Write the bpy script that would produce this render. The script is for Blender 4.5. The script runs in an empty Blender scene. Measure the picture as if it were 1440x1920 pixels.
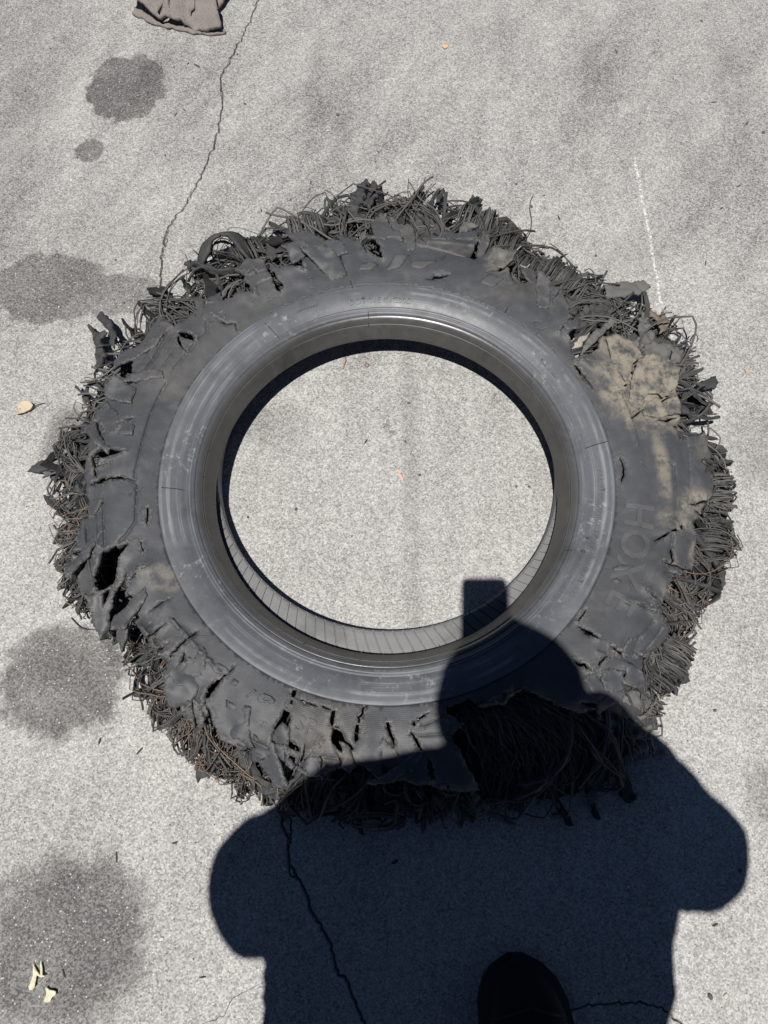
import bpy, bmesh, math, random
import numpy as np
from mathutils import Vector, noise, geometry
random.seed(7); RNG = np.random.default_rng(11)
SC = bpy.context.scene; COL = SC.collection
R = math.radians

# ------------------------------------------------------------------ camera, sky, sun, exposure
CAM_H = 1.16; TILT = R(20.8); FPX = 1331.0          # the phone is held 1.16 m up, tipped 20.8 degrees from straight down
cam_d = bpy.data.cameras.new('camera'); cam = bpy.data.objects.new('camera', cam_d); COL.objects.link(cam)
cam.location = (0, 0, CAM_H); cam.rotation_euler = (TILT, 0, 0)
cam_d.sensor_fit = 'HORIZONTAL'; cam_d.sensor_width = 36; cam_d.lens = 36 * FPX / 1440
cam_d.clip_start = 0.01; cam_d.clip_end = 500
SC.camera = cam

SUN_DIR = Vector((.125, .262, -1.0)).normalized()    # the way the light travels
world = bpy.data.worlds.new('World'); SC.world = world; world.use_nodes = True
wn = world.node_tree.nodes; bg = wn['Background']
sky = wn.new('ShaderNodeTexSky'); sky.sky_type = 'NISHITA'; sky.sun_disc = False
sky.sun_elevation = math.asin(-SUN_DIR.z); sky.sun_rotation = math.atan2(-SUN_DIR.x, -SUN_DIR.y)
sky.altitude = 1000; sky.air_density = 0.42; sky.dust_density = 0.0; sky.ozone_density = 0.6
world.node_tree.links.new(sky.outputs[0], bg.inputs[0]); bg.inputs[1].default_value = 0.05
sun_d = bpy.data.lights.new('sun', 'SUN'); sun_d.energy = 5.0; sun_d.angle = R(.53); sun_d.color = (1, .965, .91)
sun = bpy.data.objects.new('sun', sun_d); COL.objects.link(sun)
sun.rotation_euler = SUN_DIR.to_track_quat('-Z', 'Y').to_euler(); sun.location = (-1, -2, 8)
SC.view_settings.view_transform = 'Standard'; SC.view_settings.look = 'None'
SC.view_settings.exposure = 0.0; SC.view_settings.gamma = 1.0; SC.view_settings.use_curve_mapping = False

# ------------------------------------------------------------------ helpers
FWD = np.array([0, math.sin(TILT), -math.cos(TILT)]); UPV = np.array([0, math.cos(TILT), math.sin(TILT)])
def ray(p):
    p = np.atleast_2d(np.asarray(p, float))
    return FWD + (p[:, :1] - 720) / FPX * np.array([1., 0, 0]) + (960 - p[:, 1:2]) / FPX * UPV
def at_z(p, z=0.0):                                   # where a sight line meets the level z
    d = ray(p); t = (np.asarray(z) - CAM_H) / d[:, 2]
    return d[:, :2] * t[:, None]
def at_surf(p, zf):
    z = np.full(len(p), .08)
    for _ in range(12):
        q = at_z(p, z); z = zf(q)
    return q
def pix(p3):                                          # photo pixel of a world point (used to tell the zones of the fringe apart)
    d = np.asarray(p3) - np.array([0, 0, CAM_H]); z = d @ FWD
    return np.array([720 + FPX * d[0] / z, 960 - FPX * (d @ UPV) / z])
def mesh_obj(name, verts, faces, mat, parent=None, smooth=True, base=None):
    me = bpy.data.meshes.new(name)
    v = np.asarray(verts, float)
    if parent is not None:
        v = v - np.array(parent.location)
    elif base is not None:
        v = v - np.array(base)
    me.from_pydata(v.tolist(), [], faces if isinstance(faces, list) else faces.tolist())
    if smooth: me.polygons.foreach_set('use_smooth', [True] * len(me.polygons))
    if mat: me.materials.append(mat)
    o = bpy.data.objects.new(name, me); COL.objects.link(o)
    if parent is not None: o.parent = parent
    elif base is not None: o.location = base
    return o
def tag(o, label=None, cat=None, group=None, kind=None):
    if label: o['label'] = label
    if cat: o['category'] = cat
    if group: o['group'] = group
    if kind: o['kind'] = kind
    return o
def empty(name, loc, label, cat, group=None):
    o = bpy.data.objects.new(name, None); COL.objects.link(o); o.location = loc; o.empty_display_size = .1
    return tag(o, label, cat, group)
def fbm(x, y, z=0., s=1., oct=3):
    out = 0.; a = 1.
    for k in range(oct):
        out += a * noise.noise((x * s, y * s, z * s + 7.3 * k)); a *= .5; s *= 2.1
    return out
def vnoise(xy, s, seed=0., oct=2):
    return np.array([fbm(float(a), float(b), seed / s, s, oct) for a, b in xy])
def inside(pts, poly):
    x, y = pts[:, 0], pts[:, 1]; c = np.zeros(len(pts), bool); n = len(poly)
    for i in range(n):
        x1, y1 = poly[i]; x2, y2 = poly[i - 1]
        m = (y1 > y) != (y2 > y)
        if m.any():
            xi = (x2 - x1) * (y - y1) / (y2 - y1 + 1e-15) + x1
            c ^= m & (x < xi)
    return c
def seg_dist(pts, line, closed=False):
    L = np.asarray(line, float); n = len(L); d = np.full(len(pts), 9e9)
    for i in range(n if closed else n - 1):
        a = L[i]; b = L[(i + 1) % n]; ab = b - a; l2 = (ab ** 2).sum() + 1e-15
        t = np.clip(((pts - a) @ ab) / l2, 0, 1)
        d = np.minimum(d, np.hypot(*(pts - a - t[:, None] * ab).T))
    return d
def subdivide(line, step, closed=True, jit=0.0):
    L = np.asarray(line, float); out = []
    n = len(L)
    for i in range(n if closed else n - 1):
        a = L[i]; b = L[(i + 1) % n]; d = np.hypot(*(b - a)); k = max(1, int(d / step))
        nr = np.array([-(b - a)[1], (b - a)[0]]) / (d + 1e-9)
        for j in range(k):
            p = a + (b - a) * j / k
            out.append(p + nr * random.uniform(-jit, jit))
    if not closed: out.append(L[-1])
    return np.array(out)
def slit(line, w, jit=.55):                           # a tapered crack as a closed polygon (pixels)
    L = subdivide(line, 4.5, False); L[1:-1] += RNG.normal(0, .8, L[1:-1].shape); n = len(L); lf = []; rt = []
    for i in range(n):
        a = L[max(0, i - 1)]; b = L[min(n - 1, i + 1)]; t = (b - a) / (np.hypot(*(b - a)) + 1e-9); nr = np.array([-t[1], t[0]])
        s = i / (n - 1); ww = np.interp(s, np.linspace(0, 1, len(w)), w) * .5 * 1.5
        lf.append(L[i] + nr * (ww * (1 + random.uniform(-jit, jit)) + .15)); rt.append(L[i] - nr * (ww * (1 + random.uniform(-jit, jit)) + .15))
    return np.array(lf + rt[::-1])
def cdt_sheet(outer, holes, extra, spacing, jitter=.35):
    """fill a world-space outline (with holes) with an even triangle mesh; returns 2-D points and triangles"""
    loops = [outer] + holes
    pts = [l for l in loops]; edges = []; k = 0
    for l in loops:
        n = len(l); edges += [(k + i, k + (i + 1) % n) for i in range(n)]; k += n
    allb = np.vstack(loops)
    lo = outer.min(0); hi = outer.max(0)
    gx = np.arange(lo[0], hi[0], spacing); gy = np.arange(lo[1], hi[1], spacing * .87)
    g = np.array([(x + (spacing / 2 if j % 2 else 0), y) for j, y in enumerate(gy) for x in gx])
    if len(g):
        g += RNG.uniform(-jitter, jitter, g.shape) * spacing * .5
        m = inside(g, outer)
        for h in holes: m &= ~inside(g, h)
        g = g[m]
    if extra is not None and len(extra): g = np.vstack([g, extra[inside(extra, outer)]])
    if len(g):
        # keep clear of the rims
        cell = spacing; keys = {}
        for q in allb: keys.setdefault((int(q[0] // cell), int(q[1] // cell)), []).append(q)
        keep = []
        for q in g:
            cx, cy = int(q[0] // cell), int(q[1] // cell); ok = True
            for dx in (-1, 0, 1):
                for dy in (-1, 0, 1):
                    for b in keys.get((cx + dx, cy + dy), ()):
                        if (b[0] - q[0]) ** 2 + (b[1] - q[1]) ** 2 < (spacing * .3) ** 2: ok = False
            keep.append(ok)
        g = g[np.array(keep)]
    P = np.vstack([allb, g]) if len(g) else allb
    vo, eo, fo, *_ = geometry.delaunay_2d_cdt([Vector(p) for p in P], edges, [], 0, 1e-6)
    V = np.array([(v.x, v.y) for v in vo]); T = np.array([f for f in fo if len(f) == 3])
    c = V[T].mean(1); m = inside(c, outer)
    for h in holes: m &= ~inside(c, h)
    return V, T[m]
def thicken(o, t, rim_mat=None):
    md = o.modifiers.new('thickness', 'SOLIDIFY'); md.thickness = t; md.offset = -1
    return o
def tubes(paths, sides=4):
    """paths: list of (points Nx3, radius or radii); one vertex and face list for all of them"""
    V = []; F = []; k = 0
    for pts, rad in paths:
        P = np.asarray(pts, float); n = len(P); rad = np.broadcast_to(rad, (n,))
        T = np.gradient(P, axis=0); T /= np.linalg.norm(T, axis=1)[:, None] + 1e-9
        ref = np.array([.3, .2, .93]); A = np.cross(T, ref); A /= np.linalg.norm(A, axis=1)[:, None] + 1e-9; B = np.cross(T, A)
        an = np.arange(sides) * 2 * np.pi / sides
        ring = P[:, None] + rad[:, None, None] * (A[:, None] * np.cos(an)[None, :, None] + B[:, None] * np.sin(an)[None, :, None])
        V.append(ring.reshape(-1, 3))
        for i in range(n - 1):
            b = k + i * sides
            for j in range(sides):
                j2 = (j + 1) % sides; F.append((b + j, b + j2, b + sides + j2, b + sides + j))
        F.append(tuple(k + j for j in range(sides))[::-1]); F.append(tuple(k + (n - 1) * sides + j for j in range(sides)))
        k += n * sides
    return np.vstack(V), F

class NT:                                             # terse node building
    def __init__(s, name):
        s.m = bpy.data.materials.new(name); s.m.use_nodes = True; s.t = s.m.node_tree; s.b = s.t.nodes['Principled BSDF']
        g = s.n('ShaderNodeNewGeometry'); s.pos = g.outputs['Position']; s.island = g.outputs['Random Per Island']
    def n(s, ty, **kw):
        x = s.t.nodes.new(ty)
        for a, b in kw.items(): setattr(x, a, b)
        return x
    def put(s, sock, v):
        if isinstance(v, bpy.types.NodeSocket): s.t.links.new(v, sock)
        else: sock.default_value = v
    def math(s, op, a, b=0., c=None, clamp=False):
        x = s.n('ShaderNodeMath', operation=op, use_clamp=clamp); s.put(x.inputs[0], a); s.put(x.inputs[1], b)
        if c is not None: s.put(x.inputs[2], c)
        return x.outputs[0]
    def vmath(s, op, a, b=(0, 0, 0)):
        x = s.n('ShaderNodeVectorMath', operation=op); s.put(x.inputs[0], a); s.put(x.inputs[1], b)
        return x.outputs['Value'] if op in ('LENGTH', 'DOT_PRODUCT', 'DISTANCE') else x.outputs[0]
    def mapping(s, v, loc=(0, 0, 0), rot=0., sc=(1, 1, 1)):
        x = s.n('ShaderNodeMapping'); x.vector_type = 'TEXTURE' if False else 'POINT'
        s.put(x.inputs[0], v); x.inputs[1].default_value = loc; x.inputs[2].default_value = (0, 0, rot); x.inputs[3].default_value = sc
        return x.outputs[0]
    def noise(s, v, scale, detail=2., rough=.5, dist=0.):
        x = s.n('ShaderNodeTexNoise'); s.put(x.inputs['Vector'], v); x.inputs['Scale'].default_value = scale
        x.inputs['Detail'].default_value = detail; x.inputs['Roughness'].default_value = rough; x.inputs['Distortion'].default_value = dist
        return x.outputs['Fac']
    def voro(s, v, scale, feature='F1', rnd=1.):
        x = s.n('ShaderNodeTexVoronoi', feature=feature); s.put(x.inputs['Vector'], v); x.inputs['Scale'].default_value = scale; x.inputs['Randomness'].default_value = rnd
        return x
    def step(s, v, lo, hi, a=0., b=1., smooth=True):
        x = s.n('ShaderNodeMapRange'); x.interpolation_type = 'SMOOTHSTEP' if smooth else 'LINEAR'
        s.put(x.inputs[0], v); s.put(x.inputs[1], lo); s.put(x.inputs[2], hi); s.put(x.inputs[3], a); s.put(x.inputs[4], b)
        return x.outputs[0]
    def mix(s, f, a, b, mode='MIX'):
        x = s.n('ShaderNodeMix', data_type='RGBA', blend_type=mode); s.put(x.inputs[0], f); s.put(x.inputs[6], col(a)); s.put(x.inputs[7], col(b))
        return x.outputs[2]
    def bump(s, h, strength=.4, dist=.002, prev=None):
        x = s.n('ShaderNodeBump'); x.inputs['Strength'].default_value = strength; x.inputs['Distance'].default_value = dist; s.put(x.inputs['Height'], h)
        if prev is not None: s.put(x.inputs['Normal'], prev)
        return x.outputs[0]
    def out(s, color, rough=.6, normal=None, spec=.5):
        s.put(s.b.inputs['Base Color'], col(color)); s.put(s.b.inputs['Roughness'], rough); s.b.inputs['Specular IOR Level'].default_value = spec
        if normal is not None: s.put(s.b.inputs['Normal'], normal)
        return s.m
def col(c):
    if isinstance(c, (int, float)): return (c, c, c, 1)
    if isinstance(c, tuple) and len(c) == 3: return (*c, 1)
    return c

# ------------------------------------------------------------------ the tyre's own geometry
CX, CY = .0045, .468
BASE = np.array([CX, CY, 0.])
def sag(q):
    return np.array([fbm(float(a), float(b), .3, 4.2, 2) * .009 for a, b in q])
RT = [.30, .366, .40, .44, .48, .52, .56, .62, .75]
ZT = [.112, .1120, .1165, .115, .106, .092, .076, .052, .03]
def z_side(q):                                        # top face of the upper sidewall
    r = np.hypot(q[:, 0] - CX, q[:, 1] - CY)
    return np.interp(r, RT, ZT) + sag(q) * np.clip((r - .37) / .1, 0, 1)

# ------------------------------------------------------------------ materials
def spots_mask(m, spots, wob_scale=26., wob=.35):
    """union of noise-edged blots; spots: (world x, world y, rx, ry, softness, strength)"""
    w = m.noise(m.pos, wob_scale, 3., .6); wv = m.math('MULTIPLY', m.math('SUBTRACT', w, .5), wob * 2)
    tot = None
    for (x, y, rx, ry, soft, st) in spots:
        v = m.vmath('MULTIPLY', m.vmath('SUBTRACT', m.pos, (x, y, 0)), (1 / rx, 1 / ry, 0))
        d = m.math('ADD', m.vmath('LENGTH', v), wv)
        k = m.step(d, 1 - soft, 1 + soft, st, 0.)
        tot = k if tot is None else m.math('MAXIMUM', tot, k)
    return tot
def blot(px, py, rx, ry, soft, st, z=0.):             # a blot given in photo pixels, laid on the level z
    c = at_z([(px, py)], z)[0]; ex = at_z([(px + rx, py)], z)[0]; ey = at_z([(px, py - ry)], z)[0]
    return (c[0], c[1], abs(ex[0] - c[0]), abs(ey[1] - c[1]), soft, st)

def mat_concrete():
    m = NT('concrete'); p = m.pos
    wp = m.vmath('ADD', p, m.vmath('MULTIPLY', vcol(m, 260.), (.0022, .0022, .0022)))
    def cell(sc):
        sx = m.n('ShaderNodeSeparateColor'); m.put(sx.inputs[0], m.voro(wp, sc).outputs['Color']); return sx.outputs[0]
    g1 = m.math('ADD', m.math('MULTIPLY', cell(400.), .40), m.math('ADD', m.math('MULTIPLY', cell(700.), .28), m.math('MULTIPLY', m.noise(p, 330., 3., .7), .32)))
    g2 = m.noise(p, 80., 3., .6); big = m.noise(p, 3.1, 4., .55, .4); mid = m.noise(p, 13., 4., .62)
    # trowel sweeps: two families of stretched noise, turned first and stretched after
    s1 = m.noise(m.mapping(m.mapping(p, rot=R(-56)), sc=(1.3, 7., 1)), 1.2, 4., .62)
    s2 = m.noise(m.mapping(m.mapping(p, rot=R(-88)), sc=(1.1, 12., 1)), 1.6, 4., .6)
    t = m.math('ADD', m.math('MULTIPLY', m.math('SUBTRACT', big, .5), .50), m.math('MULTIPLY', m.math('SUBTRACT', mid, .5), .34))
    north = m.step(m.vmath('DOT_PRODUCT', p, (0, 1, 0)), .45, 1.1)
    t = m.math('ADD', t, m.math('MULTIPLY', m.math('MULTIPLY', m.math('SUBTRACT', s1, .66), .9), north)); t = m.math('ADD', t, m.math('MULTIPLY', m.math('SUBTRACT', s2, .5), .30))  # dark offset lowers the whole north side, beyond the sweeps themselves
    gr = m.math('ADD', m.math('MULTIPLY', m.math('SUBTRACT', g1, .5), 1.45), m.math('MULTIPLY', m.math('SUBTRACT', g2, .5), .42))
    val = m.math('ADD', m.math('ADD', m.math('MULTIPLY', t, .40), m.math('MULTIPLY', gr, .42)), .385)
    val = m.math('MAXIMUM', m.math('MINIMUM', val, .78), .085)
    tint = m.mix(m.noise(p, 6., 2.), (1.0, .993, .975), (1.0, .985, .955))
    base = m.mix(1., tint, rgb_from(m, val), 'MULTIPLY')
    stains = [blot(236, 164, 74, 61, .07, .86), blot(168, 283, 27, 21, .12, .74), blot(92, 540, 112, 66, .09, .74), blot(218, 552, 84, 40, .12, .66),
              blot(118, 1272, 118, 104, .16, .82), blot(118, 1765, 158, 165, .30, .80), blot(128, 830, 46, 66, .32, .7), blot(1436, 838, 66, 70, .55, .4),
              blot(1438, 1490, 44, 60, .5, .38), blot(505, 800, 60, 36, .7, .32), blot(770, 905, 16, 330, .7, .30), blot(726, 800, 9, 8, .35, .5),
              blot(735, 812, 8, 6, .35, .5), blot(20, 290, 60, 210, .8, .3), blot(1380, 170, 50, 70, .8, .2), blot(1370, 150, 26, 120, .8, .2), blot(1330, 290, 30, 60, .8, .2), blot(1110, 120, 22, 110, .9, .2), blot(940, 60, 18, 90, .9, .2), blot(1290, 240, 40, 60, .9, .2), blot(590, 180, 14, 110, .9, .22), blot(640, 250, 16, 80, .9, .25), blot(1180, 470, 60, 40, .9, .2), blot(180, 470, 60, 120, .9, .16), blot(60, 60, 80, 60, .9, .22), blot(330, 160, 60, 90, .9, .14)]
    sm = m.math('MULTIPLY', spots_mask(m, stains, 26., .36), m.step(m.noise(p, 10., 4., .65), .32, .6, .72, 1.))
    base = m.mix(sm, base, m.mix(m.step(g1, .30, .72), (.045, .043, .044), (.155, .15, .147)))
    # pale bits of aggregate stay bright, even in the stains; a few black grains
    vo = m.voro(p, 230.); pick = m.step(vo.outputs['Color'], .74, .80)
    sp = m.math('MULTIPLY', m.step(vo.outputs['Distance'], .18, .32, 1., 0.), pick)
    base = m.mix(m.math('MULTIPLY', sp, .72), base, (.72, .71, .68))
    vb = m.voro(p, 150.); pb = m.step(vb.outputs['Color'], .86, .9)
    bk = m.math('MULTIPLY', m.step(vb.outputs['Distance'], .16, .3, 1., 0.), pb)
    base = m.mix(m.math('MULTIPLY', bk, .7), base, (.06, .06, .065))
    # worn chalk line and two scratches
    for (a, b, w, st) in (((1189, 288), (1243, 580), .0046, .8), ((132, 325), (134, 352), .0016, .8), ((428, 328), (431, 352), .0016, .8), ((1228, 560), (1262, 640), .005, .5)):
        A = at_z([a])[0]; B = at_z([b])[0]; ab = B - A; l = np.hypot(*ab); u = ab / l
        rel = m.vmath('SUBTRACT', p, (A[0], A[1], 0))
        al = m.vmath('DOT_PRODUCT', rel, (u[0], u[1], 0)); ac = m.math('ABSOLUTE', m.math('ADD', m.vmath('DOT_PRODUCT', rel, (-u[1], u[0], 0)), m.math('MULTIPLY', m.math('SUBTRACT', m.noise(p, 14.), .5), .012 if l > .1 else .001)))
        k = m.math('MULTIPLY', m.step(ac, w * .25, w, 1., 0.), m.math('MULTIPLY', m.step(al, 0., .01), m.step(al, l - .01, l, 1., 0.)))
        k = m.math('MULTIPLY', k, m.step(m.noise(p, 150., 3., .75), .46, .60)); k = m.math('MULTIPLY', k, st)
        base = m.mix(k, base, (.82, .82, .81))
    h = m.math('ADD', g1, m.math('MULTIPLY', g2, .6))
    return m.out(base, .9, m.bump(h, .55, .0016), .25)
def rgb_from(m, v):
    x = m.n('ShaderNodeCombineColor'); [m.put(x.inputs[i], v) for i in range(3)]; return x.outputs[0]

def mat_rubber(name, base, rough=.55, var=.35, dust=(), dust_col=(.26, .22, .165), bump=.25, fine=900., haze=.12, ribs=False, streak=False, spec=.4, cracks=False):
    m = NT(name); p = m.pos
    a = m.noise(p, 7., 4., .6, .5); b = m.noise(p, 60., 3., .6); c = m.noise(p, fine, 2., .6)
    k = m.math('ADD', m.math('MULTIPLY', m.math('SUBTRACT', a, .5), var * 2.2), m.math('MULTIPLY', m.math('SUBTRACT', b, .5), var))
    v = m.math('ADD', 1., k)
    cc = m.mix(1., base, rgb_from(m, v), 'MULTIPLY')
    # pale scuffed bloom
    bl = m.math('MULTIPLY', m.step(m.noise(p, 16., 5., .7, .8), .5, .75), haze)
    cc = m.mix(bl, cc, (.22, .22, .225))
    ck = None
    if cracks:                                        # hairline weather checks, only here and there
        wv_ = m.vmath('ADD', p, m.vmath('MULTIPLY', vcol(m, 40.), (.012, .012, .012)))
        e = m.voro(wv_, 26., 'DISTANCE_TO_EDGE').outputs['Distance']; sel = m.step(m.noise(p, 17., 3., .6), .58, .68)
        ck = m.math('MULTIPLY', m.step(e, .008, .03, 1., 0.), sel)
        cc = m.mix(m.math('MULTIPLY', ck, .45), cc, (.025, .025, .025))
        dr = m.noise(m.mapping(m.mapping(p, rot=R(25)), sc=(14., 90., 1)), 1., 4., .7); sc_ = m.math('MULTIPLY', m.step(dr, .60, .70), m.step(m.noise(p, 10., 3.), .5, .64))
        cc = m.mix(m.math('MULTIPLY', sc_, .28), cc, (.25, .25, .25))
        at = m.n('ShaderNodeAttribute'); at.attribute_name = 'rim'; fib = m.noise(m.pos, 130., 5., .78)
        rk = m.math('MULTIPLY', at.outputs['Fac'], m.step(fib, .36, .5)); cc = m.mix(rk, cc, m.mix(m.step(m.noise(p, 300., 3.), .42, .6), (.035, .034, .034), (.165, .16, .152)))
        br = m.step(m.noise(p, 3.6, 3., .55), .48, .64); cc = m.mix(m.math('MULTIPLY', br, .14), cc, (.125, .115, .10))
    if streak:                                        # whitish rubbing marks along the ring
        rv = m.vmath('LENGTH', m.vmath('MULTIPLY', m.vmath('SUBTRACT', p, (CX, CY, 0)), (1, 1, 0)))
        cmb = m.n('ShaderNodeCombineXYZ'); m.put(cmb.inputs[0], m.math('MULTIPLY', rv, 90.)); m.put(cmb.inputs[1], m.noise(p, 4., 2.))
        st = m.math('MULTIPLY', m.step(m.noise(cmb.outputs[0], 1.5, 5., .75), .46, .64), m.step(m.noise(p, 6.5, 4., .65), .42, .60))
        cc = m.mix(m.math('MULTIPLY', st, .55), cc, (.33, .34, .36))
        wb = m.math('MULTIPLY', m.step(m.noise(p, 70., 5., .8), .54, .68), m.step(m.noise(p, 9., 3.), .46, .60))
        cc = m.mix(m.math('MULTIPLY', wb, .5), cc, (.42, .43, .44))
    dk = m.math('MULTIPLY', m.step(m.noise(p, 11., 4., .65), .52, .66), .32); cc = m.mix(dk, cc, (.035, .035, .036))
    rr = m.math('ADD', rough, m.math('MULTIPLY', m.math('SUBTRACT', b, .5), .25))
    if dust:
        dm = m.math('MULTIPLY', spots_mask(m, dust, 34., .55), m.step(m.noise(p, 40., 6., .78), .36, .60, .04, .92))
        dc = m.mix(m.noise(p, 25., 3.), dust_col, tuple(x * .72 for x in dust_col))
        cc = m.mix(dm, cc, dc); rr = m.math('MAXIMUM', rr, m.math('MULTIPLY', dm, .95))
    # scattered pale specks of grit
    vs = m.voro(p, 120.); sp = m.math('MULTIPLY', m.step(vs.outputs['Distance'], .05, .11, 1., 0.), m.step(vs.outputs['Color'], .9, .93))
    cc = m.mix(m.math('MULTIPLY', sp, .7), cc, (.38, .38, .38))
    h = m.math('ADD', m.math('MULTIPLY', b, 1.0), m.math('MULTIPLY', c, .35))
    if ck is not None: h = m.math('ADD', h, m.math('MULTIPLY', m.math('MULTIPLY', at.outputs['Fac'], fib), 3.2))
    if ck is not None: h = m.math('SUBTRACT', h, m.math('MULTIPLY', ck, 1.2))
    nrm = m.bump(h, bump, .0016)
    if ribs:
        rv = m.vmath('LENGTH', m.vmath('MULTIPLY', m.vmath('SUBTRACT', p, (CX, CY, 0)), (1, 1, 0)))
        wv = m.math('SINE', m.math('MULTIPLY', rv, 2400.)); band = m.math('MULTIPLY', m.step(rv, .366, .37), m.step(rv, .405, .425, 1., 0.))
        nrm = m.bump(m.math('MULTIPLY', wv, band), .12, .0005, nrm)
    return m.out(cc, rr, nrm, spec)
def vcol(m, sc):
    x = m.n('ShaderNodeTexNoise'); m.put(x.inputs['Vector'], m.pos); x.inputs['Scale'].default_value = sc; return x.outputs['Color']
def mat_cord(name, lo, hi, rough=.7, cols=None):
    m = NT(name); f = m.step(m.island, 0., 1., smooth=False)
    c = m.mix(f, lo, hi)
    nz = m.noise(m.pos, 240., 3., .6)
    c = m.mix(m.step(nz, .35, .75), c, m.mix(.5, c, (.12, .118, .115)))
    return m.out(c, rough, m.bump(m.noise(m.pos, 700., 2.), .5, .001), .35)

M = {}
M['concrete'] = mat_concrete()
sd = [blot(1205, 735, 88, 80, .35, .95, .08), blot(1170, 665, 60, 28, .4, .85, .08), blot(1300, 955, 42, 30, .45, .9, .08), blot(1262, 985, 40, 22, .5, .6, .08), blot(1228, 880, 14, 62, .6, .75, .08),
      blot(1250, 770, 30, 24, .4, .8, .08), blot(316, 1086, 46, 26, .3, .42, .1), blot(934, 498, 26, 22, .4, .42, .1), blot(610, 1370, 60, 40, .6, .30, .1), blot(850, 470, 90, 12, .7, .16, .1), blot(1296, 1052, 12, 26, .5, .7, .08),
      blot(950, 545, 60, 26, .7, .14, .1), blot(745, 432, 50, 20, .7, .14, .1), blot(330, 720, 34, 30, .7, .10, .1), blot(640, 1425, 30, 14, .5, .4, .1), blot(1330, 850, 30, 30, .6, .35, .08)]
M['sidewall'] = mat_rubber('sidewall_rubber', (.060, .063, .071), .54, .34, sd, dust_col=(.335, .298, .235), ribs=True, haze=.22, cracks=True, bump=.32)
M['bead'] = mat_rubber('bead_rubber', (.096, .103, .118), .46, .22, (), streak=True, bump=.12, haze=.24, spec=.5)
M['seat'] = mat_rubber('bead_seat_rubber', (.060, .059, .055), .42, .55, (), bump=.18, haze=.12, spec=.5)
M['heel'] = mat_rubber('bead_heel_rubber', (.075, .076, .078), .30, .22, (), bump=.06, haze=.12, spec=.6)
M['liner'] = mat_rubber('liner_rubber', (.165, .167, .172), .6, .18, (), bump=.5, fine=500., haze=.2)
M['torn'] = mat_rubber('torn_rubber', (.050, .050, .052), .72, .4, (), bump=.9, fine=420., haze=.22)
M['torn_dark'] = mat_rubber('torn_rubber_dark', (.013, .013, .014), .8, .4, (), bump=.9, fine=420., haze=.06)  # shade deep in holes and gaps put into the colour; also plain dark shreds
M['torn_grey'] = mat_rubber('torn_rubber_grey', (.13, .128, .122), .8, .3, (), bump=.6, fine=420., haze=.25)
M['torn_brown'] = mat_rubber('torn_rubber_brown', (.19, .155, .125), .85, .3, (), bump=.6, fine=420., haze=.2)
M['letter'] = mat_rubber('letter_rubber', (.080, .081, .086), .6, .2, (), haze=.22)
M['cord'] = mat_cord('cord_rubber', (.010, .010, .011), (.088, .087, .085), .55)
M['cord_grey'] = mat_cord('cord_grey', (.022, .022, .022), (.145, .141, .133), .6)
M['rust'] = mat_cord('rusty_wire', (.06, .045, .036), (.26, .19, .14), .5)
M['pale'] = mat_cord('pale_fibre', (.30, .28, .24), (.48, .45, .40))

# ------------------------------------------------------------------ ground
cracks = [([(492, -40), (485, 0), (463, 50), (445, 85), (430, 118), (415, 140), (416, 172), (416, 205), (410, 245), (398, 280), (390, 300), (375, 335), (345, 390), (322, 415), (308, 447), (303, 500), (300, 560), (330, 700)], 2.2),
          ([(322, 415), (316, 428), (312, 455), (302, 480), (302, 495)], 1.1),
          ([(528, 1500), (528, 1544), (541, 1572), (540, 1594), (544, 1622), (555, 1642), (572, 1671), (583, 1708), (601, 1738), (621, 1771), (629, 1817), (649, 1839), (664, 1876), (682, 1918), (700, 1990)], 3.0),
          ([(545, 1540), (546, 1575), (540, 1594)], 2.0), ([(544, 1622), (541, 1636), (549, 1646), (555, 1642)], 1.6),
          ([(1062, 1898), (1100, 1886), (1150, 1882), (1200, 1880), (1240, 1890), (1275, 1918)], 1.5), ([(385, 1918), (420, 1905), (436, 1870)], .35)]
def wiggle(line, step, amp):
    L = subdivide(line, step, False)
    return L + np.array([(fbm(i * .45, 1.7, len(line)), fbm(i * .45, 9.1, len(line))) for i in range(len(L))]) * amp
cl = []; extra = []
for line, w in cracks:
    L = at_z(wiggle(line, 3.5, 4.2)); wm = w / FPX * 1.15
    cl.append((L, wm))
    T = np.gradient(L, axis=0); T /= np.linalg.norm(T, axis=1)[:, None] + 1e-9; Nn = np.c_[-T[:, 1], T[:, 0]]
    for k, off in enumerate((0., -.5, .5, -1.05, 1.05)):
        ww = wm * (1 + .5 * np.array([fbm(i * .6, k * 3.1) for i in range(len(L))]))
        extra.append(L + Nn * (ww * off)[:, None])
extra = np.vstack(extra)
og = np.array([(-150, -150), (150, -150), (150, 150), (-150, 150)], float)
gin = np.array([(x, y) for x in np.arange(-2.4, 2.41, .12) for y in np.arange(-1.8, 2.81, .12)])
pts = np.vstack([og, gin, extra])
vo, eo, fo, *_ = geometry.delaunay_2d_cdt([Vector(p) for p in pts], [(0, 1), (1, 2), (2, 3), (3, 0)], [], 0, 1e-6)
V2 = np.array([(v.x, v.y) for v in vo]); dz = np.zeros(len(V2))
for L, wm in cl: dz = np.minimum(dz, -.010 * np.clip(1 - seg_dist(V2, L) / (wm * .95), 0, 1))
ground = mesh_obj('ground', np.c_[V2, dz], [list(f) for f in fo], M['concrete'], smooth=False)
tag(ground, kind='structure')

# ------------------------------------------------------------------ the burst tyre
tyre = empty('burst_tyre', BASE, 'burst black truck tyre with shredded tread lying flat on the concrete', 'tyre')

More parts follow.
